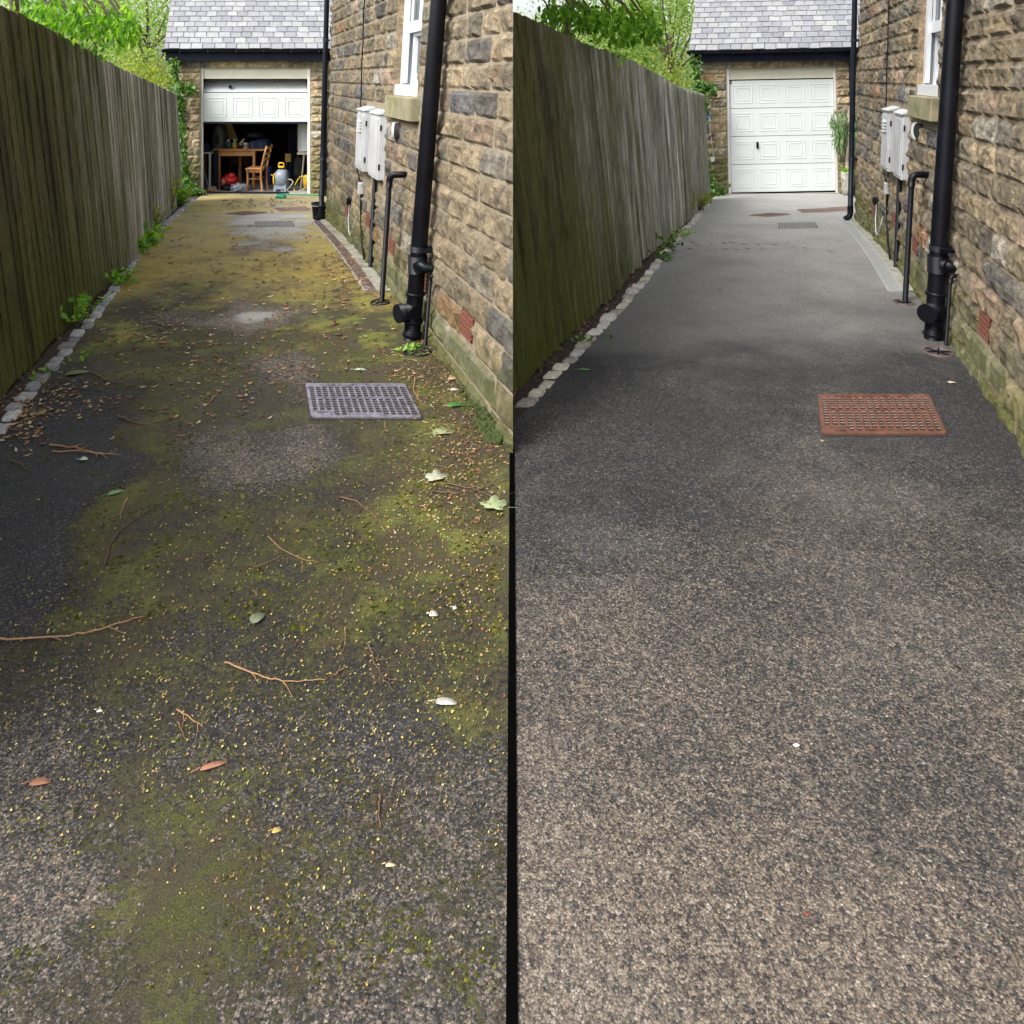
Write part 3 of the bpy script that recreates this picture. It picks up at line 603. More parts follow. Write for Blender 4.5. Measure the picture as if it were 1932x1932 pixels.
    # cable, junction box, small round box, wall vent
    D = 7.75; mm = MB(); pts = [WP(s, D + .05 * math.sin(i * .9) * (i % 3 > 0), 4.4 - i * .26, .045) for i in range(15)] + [WP(s, 7.62, .66, .035)]; mm.tube(pts, .0065, 6)
    mm.tube([WP(s, 7.58, .56, .03), WP(s, 7.5, .3, .035), WP(s, 7.35, .1, .04), WP(s, 7.2, .0, .04)], .009, 6); tag(mm.build('wall_cable', M['black']), 'thin black cable above the meter boxes by the ' + side, 'cable', 'black cables on the stone walls')
    mm = MB(); mm.box(0, .055, 7.55, 7.65, .555, .665, q, ch=.006); tag(mm.build('junction_box', M['meter']), 'small pale junction box under the meter boxes by the ' + side, 'junction box', 'small junction boxes')
    mm = MB(); mm.tube([WP(s, 8.3, .37, 0), WP(s, 8.3, .37, .05)], [.05, .045], 16); rb = mm.build('outside_tap_box', M['black']); tag(rb, 'round black fitting with pale lead by the ' + side, 'fitting', 'round black fittings')
    mm = MB(); mm.tube([WP(s, 8.25, .34, .03), WP(s, 8.2, .2, .045), WP(s, 8.1, .08, .05), WP(s, 7.98, .06, .05), WP(s, 7.9, .16, .04), WP(s, 7.85, .28, .02)], .006, 6); mm.build('lead', M['meter'], rb)
    vt = thing('boiler_vent', 'round black flue opening under the window sill by the ' + side, 'vent', WP(s, 6.2, 1.26), 'round flues under window sills')
    mm = MB(); mm.tube([WP(s, 6.2, 1.27, -.02), WP(s, 6.2, 1.27, .038)], .066, 24); mm.build('flue', M['slot'], vt); mm = MB(); mm.tube([WP(s, 6.25, 1.27, 0), WP(s, 6.25, 1.27, .045)], .07, 24); mm.build('rim', M['white'], vt)
    # gullies
    for D, oo, rr, lb in ((4.75, .13, .088, 'round gully at the foot of the thinnest pipe, '), (5.8, .16, .075, 'small round gully under the elbow pipe, ')):
        c = Vector((WX(s, D, 0, oo), D, gz(D) + .006)); gl = thing('gully_grate', lb + side, 'gully', c, 'round gully grates')
        mm = MB(); mm.lathe(c, [(rr, -.02), (rr, .004), (rr * .9, .008), (rr * .84, .004), (rr * .84, -.02)], 28); mm.build('rim', M['cover_dim'] if s == 'R' else M['gutter'], gl)
        mm = MB(); mm.lathe(c + Vector((0, 0, -.004)), [(rr * .82, -.01), (rr * .82, 0.001)], 24)
        for k_ in range(3): a = math.pi * k_ / 3; dx, dy = math.cos(a) * rr * .84, math.sin(a) * rr * .84; mm.tube([c + Vector((-dx, -dy, .002)), c + Vector((dx, dy, .002))], .0045, 6)
        mm.build('grate', M['slot'] if s == 'L' else M['gutter'], gl)
    # channel drain
    ch = thing('channel_drain', ('leaf filled channel drain along the wall of the ' if s == 'L' else 'clean grey slotted channel drain along the wall of the ') + side, 'drain', (WX(s, 8, 0, .16), 8, gz(8)), 'channel drains along the walls')
    mm = MB()
    for i in range(8):
        a_, b_ = 6.1 + i * .5, 6.1 + (i + 1) * .5 - .008
        for (o0, o1, zz) in ((.215, .235, .014), (.105, .125, .014)): mm.hexa([(WX(s, a_, 0, o1), a_, gz(a_) - .02), (WX(s, a_, 0, o0), a_, gz(a_) - .02), (WX(s, b_, 0, o0), b_, gz(b_) - .02), (WX(s, b_, 0, o1), b_, gz(b_) - .02), (WX(s, a_, 0, o1), a_, gz(a_) + zz), (WX(s, a_, 0, o0), a_, gz(a_) + zz), (WX(s, b_, 0, o0), b_, gz(b_) + zz), (WX(s, b_, 0, o1), b_, gz(b_) + zz)])
    mm.build('edge_rail', M['conc'] if s == 'L' else M['steel'], ch)
    mm = MB(); nsl = 130
    for i in range(nsl):
        a_ = 6.1 + i * 4.0 / nsl; b_ = a_ + .019
        mm.hexa([(WX(s, a_, 0, .216), a_, gz(a_) - .01), (WX(s, a_, 0, .124), a_, gz(a_) - .01), (WX(s, b_, 0, .124), b_, gz(b_) - .01), (WX(s, b_, 0, .216), b_, gz(b_) - .01), (WX(s, a_, 0, .216), a_, gz(a_) + .011), (WX(s, a_, 0, .124), a_, gz(a_) + .011), (WX(s, b_, 0, .124), b_, gz(b_) + .011), (WX(s, b_, 0, .216), b_, gz(b_) + .011)])
    if s == 'R': mm.build('grating', M['steel'], ch)
    else: mm.build('grating', simple('mud_stained_grating', (.16, .11, .10), .6, .4, 12, .4, dirt=(.04, .025, .02)), ch)
    strip('concrete_margin', lambda y, s=s: WX(s, y, 0, .108), lambda y, s=s: WX(s, y, 0, -.02), 6.1, 10.2, 20, M['conc'], None, .012)

# ------------------------------------------------------------------ garages
PEX = {}
def garage(s):
    cx, k = GC[s], GK[s]; root = thing('stone_garage', ('stone garage with half raised white door at the end of the ' if s == 'L' else 'stone garage with closed white door at the end of the ') + SIDE[s], 'garage', (cx, GD, GF), 'stone garages with slate roofs')
    P = lambda x, d, z: Vector((cx + x + k * d, GD + d, z))
    fn = lambda u, z, o: P(u, -o, z)
    x0, x1 = -1.53, 3.2; ox0, ox1 = -1.05, 1.03; oz = 1.885
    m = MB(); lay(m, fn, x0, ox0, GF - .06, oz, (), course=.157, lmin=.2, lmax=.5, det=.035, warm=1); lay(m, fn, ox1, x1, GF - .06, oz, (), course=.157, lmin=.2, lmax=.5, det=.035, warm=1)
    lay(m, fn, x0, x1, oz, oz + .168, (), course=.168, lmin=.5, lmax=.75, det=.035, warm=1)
    m.m = 1; m.col = (1, 1, 1.001); hole = [(ox0, ox1, GF - .06, oz)]; sheet(m, fn, x0, x1, GF - .06, oz + .3, hole, .006, 8, 8)
    m.m = 0; m.col = (.26, .21, .14)
    for (a, b) in ((P(x0, 0, 0), P(x0, 5, 0)), (P(x1, 0, 0), P(x1, 5, 0)), (P(x0, 5, 0), P(x1, 5, 0))): m.add([(a.x, a.y, GF - .1), (b.x, b.y, GF - .1), (b.x, b.y, 2.2), (a.x, a.y, 2.2)], [(0, 1, 2, 3)])
    m.build('wall', [M['stone'], M['mortar']], root)
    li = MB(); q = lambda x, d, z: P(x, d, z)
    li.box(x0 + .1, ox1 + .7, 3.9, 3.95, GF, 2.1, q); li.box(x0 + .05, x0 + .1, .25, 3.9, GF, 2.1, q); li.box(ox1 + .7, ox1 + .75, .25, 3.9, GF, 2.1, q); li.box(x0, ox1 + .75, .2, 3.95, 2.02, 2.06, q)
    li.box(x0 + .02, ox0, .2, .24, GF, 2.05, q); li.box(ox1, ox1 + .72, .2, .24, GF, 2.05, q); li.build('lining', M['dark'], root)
    fl = MB(); fl.box(x0 + .05, ox1 + .7, -.02, 3.9, GF - .15, GF, q); fl.build('floor_slab', M['floor'], root)
    fr = MB(); fr.box(ox0, ox0 + .045, .02, .14, GF, oz, q); fr.box(ox1 - .045, ox1, .02, .14, GF, oz, q); fr.box(ox0 + .045, ox1 - .045, .04, .14, oz - .02, oz, q); fr.build('door_frame', M['frame'], root)
    hd = MB(); hd.box(ox0 + .045, ox1 - .045, .05, .11, oz - .20, oz - .02, q); hd.build('header_board', M['cream'], root)
    # door
    dx0, dx1 = ox0 + .05, ox1 - .05; sh = .535
    def section(za, zb, d0, d1, nm='door_section'):
        t_ = MB(); f2 = lambda x, o, v: P(x, d0 + (d1 - d0) * v - o, za + (zb - za) * v)
        t_.hexa([f2(dx0, -.035, .006), f2(dx1, -.035, .006), f2(dx1, 0, .006), f2(dx0, 0, .006), f2(dx0, -.035, .994), f2(dx1, -.035, .994), f2(dx1, 0, .994), f2(dx0, 0, .994)])
        pw = (dx1 - dx0) / 4
        for i in range(4):
            a, b = dx0 + pw * i + .06, dx0 + pw * (i + 1) - .06
            for (ins, w1) in ((0.0, .016), (.062, .012)):
                u0_, u1_, v0_, v1_ = a + ins, b - ins, .17 + ins * 1.5, .83 - ins * 1.5
                vw = w1 / sh * 1.1
                for (p0, p1, q0, q1) in ((u0_, u1_, v0_, v0_ + vw), (u0_, u1_, v1_ - vw, v1_), (u0_, u0_ + w1, v0_ + vw, v1_ - vw), (u1_ - w1, u1_, v0_ + vw, v1_ - vw)):
                    hh = .006
                    t_.hexa([f2(p0, .0, q0), f2(p1, 0, q0), f2(p1 - .002, hh, q0 + .006), f2(p0 + .002, hh, q0 + .006), f2(p0, 0, q1), f2(p1, 0, q1), f2(p1 - .002, hh, q1 - .006), f2(p0 + .002, hh, q1 - .006)])
        return t_.build(nm, M['door'], door)
    dm = MB(); dm.box(dx0 - .005, dx1 + .005, .10, .105, GF + (1.32 if s == 'L' else 0), oz - .2 if s == 'R' else 1.42, q); door = dm.build('sectional_door', M['slot'], root)
    if s == 'R':
        for i in range(4): section(GF + .03 + i * sh, GF + .03 + (i + 1) * sh - .004, .07, .07)
        kb = MB(); kx = dx0 + (dx1 - dx0) * .25; kb.box(kx - .002, kx + .042, .045, .07, .36, .49, q, ch=.008); kb.tube([P(kx + .02, .05, .455), P(kx + .02, .03, .455)], .012, 10); kb.build('handle', M['black'], door)
        kb = MB(); kb.box(dx0 + .012, dx0 + .045, .06, .07, 1.60, 1.66, q); kb.build('small_plate', simple('brown_plate', (.12, .08, .04), .6), door)
        sb = MB(); sb.box(dx0, dx1, .06, .1, GF + .003, GF + .03, q); sb.build('bottom_seal', M['black'], door)
    else:
        section(.86, 1.42, .07, .07); section(1.43, 1.76, .08, .62)
        sb = MB(); sb.box(dx0, dx1, .05, .115, .825, .86, q); sb.build('bottom_seal', M['gutter'], door)
        kb = MB(); kb.box(dx0 + .48, dx0 + .54, .12, .16, 1.5, 1.56, q); kb.build('lock', M['black'], door)
    # eaves and roof
    e = MB(); e.box(x0 - .17, x1, -.16, -.135, 2.02, 2.21, q); e.box(x0 - .17, x1, -.135, 0, 2.05, 2.075, q); e.build('fascia', M['fascia'], root)
    gu = MB(); n = 8; pr = [(-.22 - .058 * math.cos(math.pi * i / n), 2.235 - .058 * math.sin(math.pi * i / n)) for i in range(n + 1)]
    vs = [P(x, d, z) for x in (x0 - .23, x1) for (d, z) in pr]; gu.add(vs, [(i, i + 1, n + 2 + i, n + 1 + i) for i in range(n)] + [tuple(range(n + 1))], True)
    for xx in [x0 + .1 + .52 * i for i in range(9)]: gu.box(xx, xx + .018, -.285, -.155, 2.165, 2.185, q); gu.box(xx, xx + .018, -.288, -.276, 2.17, 2.25, q)
    gu.build('gutter', M['gutter'], root)
    dp = MB(); dp.tube([P(1.31, -.22, 2.2), P(1.31, -.22, 2.1), P(1.31, -.1, 1.98), P(1.31, -.07, 1.9), P(1.31, -.07, GF + .02)], .034, 12)
    for z in (1.4, .3): dp.tube([P(1.31, -.07, z - .02), P(1.31, -.07, z + .02)], .042, 12); dp.box(1.24, 1.38, -.06, 0, z - .01, z + .01, q)
    dp.build('downpipe', M['gutter'], root)
    sl2 = MB(); tn = .80; d0 = -.24; z0 = 2.235; rows = 19; ex = .140
    rp = lambda x, t, h: P(x, d0 + t - h * .6, z0 + t * tn + h * .8)
    sl2.col = (.12, .12, .13); sl2.add([rp(x0 - .18, 0, -.01), rp(x1, 0, -.01), rp(x1, rows * ex, -.01), rp(x0 - .18, rows * ex, -.01)], [(0, 1, 2, 3)])
    for r in range(rows):
        x = x0 - .19 - (0 if r % 2 else .11)
        while x < x1:
            w_ = .212 + random.uniform(-.02, .02); a, b = max(x + .006, x0 - .19), min(x + w_ - .006, x1)
            if b > a + .02:
                t0 = r * ex + random.uniform(-.006, .006); t1 = (r + 1) * ex + .05; g_ = random.uniform(.85, 1.08); tc = random.choice([(.25, .25, .27), (.28, .285, .30), (.225, .23, .25), (.30, .305, .305)]); sl2.col = tuple(v * g_ for v in tc)
                h0 = .022 + random.uniform(0, .006); jx = random.uniform(-.004, .004)
                sl2.hexa([rp(a, t0, h0 - .012), rp(b, t0 + jx, h0 - .012), rp(b, t1, -.002), rp(a, t1, -.002), rp(a, t0, h0), rp(b, t0 + jx, h0), rp(b, t1, .007), rp(a, t1, .007)])
            x += w_
    bk = (P(x0 - .18, d0 + rows * ex, 0), P(x1, d0 + rows * ex, 0), P(x1, 5.2, 0), P(x0 - .18, 5.2, 0)); zr = z0 + rows * ex * tn
    sl2.col = (.34, .34, .38); sl2.add([(bk[0].x, bk[0].y, zr), (bk[1].x, bk[1].y, zr), (bk[2].x, bk[2].y, 2.2), (bk[3].x, bk[3].y, 2.2)], [(0, 1, 2, 3)])
    sl2.build('slate_roof', M['slate'], root)
    for xx in (x0, x1): gbm = MB(); gbm.col = (.26, .21, .14); gbm.add([P(xx, 0, 2.1), P(xx, 5, 2.1), P(xx, d0 + rows * ex, zr - .02)], [(0, 1, 2)]); gbm.build('gable', M['stone'], root)
    th = MB(); th.box(ox0, ox1, -.12, -.02, GF - .14, GF - .012, q); th.build('threshold', M['conc'], root)
    if s == 'R':
        th = MB()
        for i in range(74): th.box(ox0 - .02 + i * .03, ox0 - .004 + i * .03, -.165, -.125, GF - .06, GF - .02, q)
        th.build('threshold_grating', M['steel'], root)
        root.rotation_euler = (0, -R(1.1), 0)
    # small cluster of spent flowers and a tag hanging by a wire on the left pier
    wl = thing('wall_hanging', 'dried bunch with white tag on the pier, ' + SIDE[s], 'ornament', P(-1.4, -.1, 1.0), 'hangings on the garage piers')
    mm = MB(); mm.tube([P(-1.42, -.05, 1.05), P(-1.38, -.05, .6), P(-1.34, -.05, .22)], .004, 5); mm.build('wire', M['frame'], wl); mm = MB(); mm.box(-1.38, -1.31, -.08, -.04, .12, .2, q); mm.build('tag', M['white'], wl)
    mm = MB(); mm.col = (.35, .35, .42)
    for i in range(26): c_ = P(-1.42 + random.uniform(-.06, .06), -.08 + random.uniform(-.03, .03), random.uniform(.55, 1.15)); mm.col = tuple(v * random.uniform(.7, 1.3) for v in random.choice([(.35, .35, .45), (.4, .36, .33), (.2, .24, .4)])); mm.blob(c_, .03, .02, .035, .4, 4, 7, 5)
    mm.build('dried_bunch', M['litter'], wl)
    return root
garage('L'); garage('R')

# ------------------------------------------------------------------ things in the open garage (left)
def I(cx, cy, D): return AT(377.4 + cx * .10988, 221.7 + cy * .10988, D)      # a spot seen at (cx, cy) in the opening, D metres away
def gsh(x, y, z): return (x + GK['L'] * (y - 15.1), y, z)      # the garage stands at a slant to its drive
def ibox(m, x0, y0, x1, y1, D0, D1, ch=0.0):
    a, b = I(x0, y0, D0), I(x1, y1, D0); m.box(a.x, b.x, D0, D1, b.z, a.z, gsh, ch)
FZ = GF + .002
# table
t0 = thing('wooden_table', 'orange pine table laden with clutter inside the open garage', 'table', (I(600, 900, 15.4).x, 15.4, FZ))
m = MB(); ibox(m, 230, 540, 1165, 575, 15.15, 16.1, .006); m.build('table_top', M['wood'], t0)
m = MB(); ibox(m, 310, 578, 950, 660, 15.2, 15.235); ibox(m, 310, 578, 340, 660, 15.24, 16.0); m.build('apron', M['wood'], t0)
for (a, b, D) in ((305, 350, 15.16), (918, 960, 15.16), (290, 335, 15.95), (900, 942, 15.95)):
    p, q_ = I(a, 575, D), I(b, 575, D); m = MB(); m.box(p.x, q_.x, D, D + .07, FZ, p.z, (lambda x, y, z, D=D: (x + GK['L'] * (D - 15.1), y, z)), .004); m.build('leg', M['wood'], t0)
# chair, side on, back to the right
c0 = I(1000, 1200, 15.0); ch = thing('wooden_chair', 'orange wooden chair standing side on against the table', 'chair', (c0.x, 15.0, FZ))
X = lambda cx, D=15.0: I(cx, 0, D).x
Z = lambda cy, D=15.0: I(0, cy, D).z
m = MB(); m.box(X(835), X(1120), 14.80, 15.18, Z(880), Z(850), None, .01); m.build('seat', M['wood'], ch)
m = MB(); m.box(X(860), X(1100), 14.83, 14.85, Z(925), Z(885)); m.box(X(860), X(1100), 15.13, 15.15, Z(925), Z(885)); m.box(X(845), X(865), 14.83, 15.15, Z(925), Z(885)); m.build('rail', M['wood'], ch)
for D in (14.82, 15.15):
    m = MB(); m.tube([(X(870), D, Z(850)), (X(875), D, (Z(900) + FZ) / 2), (X(850), D, FZ)], [.022, .02, .017], 8); m.build('leg', M['wood'], ch)
    m = MB(); m.tube([(X(1120), D, FZ), (X(1095), D, Z(1000)), (X(1105), D, Z(850)), (X(1150), D, Z(650)), (X(1195), D, Z(475))], [.018, .02, .022, .02, .018], 8); m.build('rear_leg', M['wood'], ch)
    m = MB(); m.tube([(X(868), D, Z(1035)), (X(1100), D, Z(1035))], .011, 8); m.build('stretcher', M['wood'], ch)
for cy in (500, 600, 690):
    m = MB(); cxx = 1190 - (cy - 475) * .22; m.box(X(cxx) - .01, X(cxx) + .012, 14.84, 15.13, Z(cy + 40), Z(cy)); m.build('back_slat', M['wood'], ch)
# small desk behind
d0 = thing('small_desk', 'dark little desk with one drawer standing behind the pine table', 'desk', (X(660, 16.6), 16.6, FZ)); dk = simple('dim_brown_wood', (.14, .07, .035), .6)
m = MB(); m.box(X(495, 16.6), X(840, 16.6), 16.6, 17.0, Z(815, 16.6), Z(600, 16.6)); bd = m.build('body', dk, d0)
m = MB(); m.box(X(530, 16.6), X(790, 16.6), 16.575, 16.598, Z(800, 16.6), Z(680, 16.6)); m.tube([(X(640, 16.6), 16.56, Z(770, 16.6)), (X(710, 16.6), 16.56, Z(770, 16.6))], .008, 6); m.build('drawer', dk, d0)
for a in (500, 790):
    m = MB(); m.box(X(a, 16.6), X(a + 35, 16.6), 16.6, 16.64, FZ, Z(815, 16.6)); m.build('leg', dk, d0)
# case with handle
cs = thing('equipment_case', 'dark grey moulded case standing on the left of the pine table', 'case', (X(310, 15.4), 15.45, Z(538, 15.4))); gy = simple('dark_grey_plastic', (.075, .08, .095), .5)
m = MB(); zs = [(525, 95), (500, 112), (430, 122), (330, 118), (230, 98), (150, 70), (130, 45)]
vs = [];
for (cy, hw) in zs:
    for kx in range(16):
        a = 2 * math.pi * kx / 16; cc = math.copysign(abs(math.cos(a)) ** .6, math.cos(a)); sn = math.copysign(abs(math.sin(a)) ** .6, math.sin(a)); vs.append((X(310 + hw * cc, 15.4), 15.5 + .15 * sn, Z(cy, 15.4)))
m.add(vs, [(i * 16 + j_, i * 16 + (j_ + 1) % 16, (i + 1) * 16 + (j_ + 1) % 16, (i + 1) * 16 + j_) for i in range(len(zs) - 1) for j_ in range(16)] + [tuple(range(16)), tuple(range((len(zs) - 1) * 16, len(zs) * 16))], True); m.build('shell', gy, cs)
m = MB(); m.box(X(285, 15.4), X(350, 15.4), 15.33, 15.35, Z(430, 15.4), Z(300, 15.4), None, .008); m.box(X(240, 15.4), X(360, 15.4), 15.32, 15.35, Z(450, 15.4), Z(425, 15.4), None, .008); m.build('handle', M['slot'], cs)
m = MB(); m.box(X(240, 15.4), X(360, 15.4), 15.38, 15.5, Z(260, 15.4), Z(130, 15.4), None, .01); m.build('recess', M['slot'], cs)
# foam slab
m = MB(); fo = simple('yellow_foam', (.42, .28, .085), .9, .25, 12, .3)
c4 = [(375, 110), (540, 110), (665, 405), (440, 345)]; m.hexa([I(x, y, D) for D in (15.75, 15.87) for (x, y) in c4]); tag(m.build('foam_slab', fo), 'mustard yellow slab of foam leaning behind the jars on the table', 'foam slab')
# jars
tz = Z(540, 15.3)
def jar(name, label, cat, cx, w, cy, mat, D=15.3, top=None, lab=None):
    r = thing(name, label, cat, (X(cx, D), D, tz)); h = Z(cy, D) - tz; hw = w * .10988 / 2 * D / F
    m_ = MB(); m_.lathe((X(cx, D), D, tz), [(hw * .92, 0), (hw, h * .1), (hw, h * .72), (hw * (.6 if top else 1), h * .86), (hw * (.45 if top else 1), h)], 16); m_.build('body', mat, r)
    if top: m_ = MB(); m_.lathe((X(cx, D), D, tz + h), [(hw * .5, -.003), (hw * .52, .025), (hw * .4, .03)], 14); m_.build('cap', top, r)
    if lab: m_ = MB(); m_.lathe((X(cx, D), D, tz + h * .35), [(hw * 1.03, 0), (hw * 1.03, h * .35)], 16); m_.build('wrapper', lab, r)
jar('plastic_tub', 'teal plastic tub stuffed with a pale cloth, on the pine table', 'tub', 508, 80, 420, simple('teal_plastic', (.015, .085, .095), .4), top=None)
m = MB(); m.blob(I(490, 395, 15.3), .03, .03, .035, .4, 4, 10, 8); tag(m.build('pale_rag', M['meter']), 'crumpled pale cloth poking out of the teal tub', 'cloth')
jar('oil_bottle', 'clear bottle of yellow oil on the pine table beside the teal tub', 'bottle', 598, 88, 400, simple('yellow_oil', (.38, .28, .05), .15), top=simple('pale_cap', (.5, .55, .45), .4))
jar('paint_tin', 'small white paint tin with orange band at the middle of the table', 'paint tin', 788, 88, 430, M['meter'], lab=simple('orange_band', (.6, .2, .06), .5))
m = MB(); m.blob(I(450, 450, 15.35), .022, .03, .05, .2, 3, 10, 8, tz); tag(m.build('small_jar', simple('purple_jar', (.12, .07, .13), .4)), 'small purple jar left of the teal tub', 'jar')
m = MB(); m.tube([I(690, 480, 15.3), I(700, 440, 15.3), I(740, 390, 15.3), I(755, 365, 15.3)], [.03, .034, .02, .024], 12); tag(m.build('spray_gun', simple('grey_plastic', (.3, .3, .29), .5)), 'grey hand tool lying between the oil bottle and the paint tin', 'tool')
# blue bag
bb = thing('blue_holdall', 'navy blue holdall with grey straps on the right end of the table', 'bag', (X(1010, 15.35), 15.4, tz)); nv = simple('navy_fabric', (.02, .04, .11), .8, .3, 14, .5)
m = MB(); m.box(X(850, 15.35), X(1165, 15.35), 15.3, 15.6, tz, Z(400, 15.35), None, .022); m.blob((X(1050, 15.35), 15.45, Z(395, 15.35)), .125, .12, .035, .3, 3, 16, 8); m.build('body', nv, bb)
for a in (910, 1050):
    m = MB(); m.box(X(a, 15.35), X(a + 22, 15.35), 15.285, 15.3, tz + .02, Z(415, 15.35)); m.build('strap', gy, bb)
m = MB(); m.blob(I(930, 300, 15.9), .16, .12, .06, .5, 4, 16, 8); tag(m.build('dark_bundle', gy), 'dim dark bundle heaped behind the blue holdall', 'bundle')
# left trestle and cabinet
tb = thing('white_table', 'narrow white metal table just inside the left of the garage opening', 'table', (X(150, 15.2), 15.2, FZ))
m = MB(); m.box(X(60, 15.2), X(228, 15.2), 15.15, 15.7, Z(618, 15.2), Z(598, 15.2)); m.build('table_top', M['frame'], tb)
m = MB(); m.box(X(165, 15.2), X(195, 15.2), 15.16, 15.19, FZ, Z(618, 15.2)); m.build('leg', M['frame'], tb); m = MB(); m.box(X(165, 15.2), X(195, 15.2), 15.6, 15.63, FZ, Z(618, 15.2)); m.build('leg', M['frame'], tb)
m = MB(); m.blob(I(110, 520, 15.4), .09, .12, .11, .3, 3, 14, 10, Z(597, 15.4)); tag(m.build('blue_sack', nv), 'dull blue sack on the white table at the left', 'sack')
m = MB(); m.box(X(245, 15.1), X(310, 15.1), 15.06, 15.12, FZ, Z(560, 15.1)); tag(m.build('black_board', M['fascia']), 'tall black board on edge in front of the left table leg', 'board')
m = MB(); m.tube([(X(1125, 15.0), 14.97, FZ), (X(1125, 15.0), 14.97, Z(560, 15.0))], .014, 8); tag(m.build('black_pole', M['black']), 'upright black pole standing beside the chair back', 'pole')
cb = thing('white_cabinet', 'tall white cabinet on a shelf at the right of the garage opening', 'cabinet', (X(1780, 15.1), 15.1, Z(590, 15.1)))
m = MB(); m.box(X(1690, 15.1), X(1890, 15.1), 15.05, 15.5, Z(585, 15.1), Z(60, 15.1), gsh); m.build('body', M['meter'], cb); m = MB(); m.box(X(1765, 15.1), X(1888, 15.1), 15.03, 15.048, Z(570, 15.1), Z(75, 15.1)); m.build('door', M['white'], cb)
tr = thing('trestle', 'white trestle with crossed legs carrying the cabinet shelf', 'trestle', (X(1780, 15.1), 15.1, FZ))
m = MB(); m.box(X(1690, 15.1), X(1890, 15.1), 15.0, 15.55, Z(630, 15.1), Z(590, 15.1)); m.build('shelf', simple('chipboard', (.4, .33, .24), .7), tr)
for (a, b, D) in ((1790, 1730, 15.05), (1800, 1720, 15.3), (1775, 1750, 15.5)):
    m = MB(); m.tube([(X(a, D), D, Z(632, D)), (X(b, D), D - .02, FZ)], .014, 8); m.build('leg', M['frame'], tr)
# bags on the floor
rd = simple('red_plastic_bag', (.55, .012, .015), .35, .2, 8, .4)
m = MB(); m.blob((X(500, 15.25), 15.3, FZ + .15), .16, .14, .145, .35, 4, 24, 16, FZ + .02); tag(m.build('red_bag', rd), 'bright red plastic bag slumped under the pine table', 'bag')
m = MB(); m.blob((X(400, 15.1), 15.12, FZ + .15), .045, .06, .08, .4, 5, 14, 10, FZ + .01); tag(m.build('patterned_bag', simple('pink_floral', (.4, .15, .15), .6, .8, 60, .3)), 'small red and white patterned bag beside the red bag', 'bag')
m = MB(); m.blob((X(450, 15.0), 15.05, FZ + .05), .12, .1, .055, .4, 5, 20, 10, FZ); tag(m.build('black_bag', M['black']), 'flattened black plastic bag in front of the red bag', 'bag')
m = MB(); m.blob((X(690, 15.0), 15.0, FZ + .05), .18, .12, .075, .6, 7, 30, 14, FZ); tag(m.build('plastic_sheet', simple('crumpled_grey_sheet', (.25, .28, .32), .25, .4, 20, .6)), 'crumpled grey plastic sheet on the floor left of the chair', 'sheet')
# hose reel
hr = thing('hose_reel', 'upright grey hose reel with a yellow carry handle on the garage floor', 'hose reel', (X(1375, 14.85), 14.85, FZ)); D = 14.85; gp = simple('blue_grey_plastic', (.22, .27, .33), .4, .1); yp = simple('yellow_plastic', (.75, .48, .02), .4, .1)
m = MB(); hw = (X(1480, D) - X(1285, D)) / 2; cxr = (X(1480, D) + X(1285, D)) / 2; zc = FZ + .235
vs = []; n = 28
for (dx, rr) in ((-hw, .15), (-hw * .8, .178), (-hw * .3, .195), (hw * .3, .195), (hw * .8, .178), (hw, .15)):
    for i in range(n): a = 2 * math.pi * i / n; vs.append((cxr + dx, D + .1 + rr * .8 * math.cos(a), zc + rr * math.sin(a) * (1.0)))
m.add(vs, [(i * n + j_, i * n + (j_ + 1) % n, (i + 1) * n + (j_ + 1) % n, (i + 1) * n + j_) for i in range(5) for j_ in range(n)] + [tuple(range(n)), tuple(range(5 * n, 6 * n))], True); m.build('drum', gp, hr)
m = MB(); b0 = (X(1275, D), X(1480, D)); m.hexa([(b0[0] - .01, D - .05, FZ), (b0[1] + .01, D - .05, FZ), (b0[1] + .01, D + .25, FZ), (b0[0] - .01, D + .25, FZ), (b0[0] + .005, D + .0, FZ + .2), (b0[1] - .005, D + .0, FZ + .2), (b0[1] - .005, D + .2, FZ + .2), (b0[0] + .005, D + .2, FZ + .2)]); m.build('stand', gp, hr)
m = MB(); m.box(b0[0] + .05, b0[1] - .04, D - .056, D - .03, FZ + .015, FZ + .05); m.build('slot', M['slot'], hr)
m = MB(); m.tube([(X(1340, D), D + .05, Z(860, D)), (X(1340, D), D + .05, Z(795, D)), (X(1350, D), D + .05, Z(785, D)), (X(1415, D), D + .05, Z(785, D)), (X(1425, D), D + .05, Z(795, D)), (X(1425, D), D + .05, Z(860, D))], .012, 8); m.box(X(1332, D), X(1432, D), D + .03, D + .08, Z(870, D), Z(838, D), None, .006); m.build('handle', yp, hr)
m = MB(); m.tube([(X(1285, D), D + .06, zc), (X(1262, D), D + .06, zc)], [.13, .115], 20); m.tube([(X(1262, D), D - .03, zc + .09), (X(1225, D), D - .03, zc + .09)], .008, 8); m.build('winder', yp, hr)
m = MB(); m.tube([(X(1480, D), D + .02, zc), (X(1560, D), D, zc), (X(1605, D), D - .02, zc - .04), (X(1560, D), D - .05, FZ + .1), (X(1510, D), D - .06, FZ + .05), (X(1530, D), D - .06, FZ + .012), (X(1700, D), D - .03, FZ + .012), (X(1850, D), D + .02, FZ + .09)], .0085, 8); tag(m.build('hose', simple('pale_hose', (.5, .48, .42), .5)), 'pale garden hose curling right from the grey reel', 'hose')
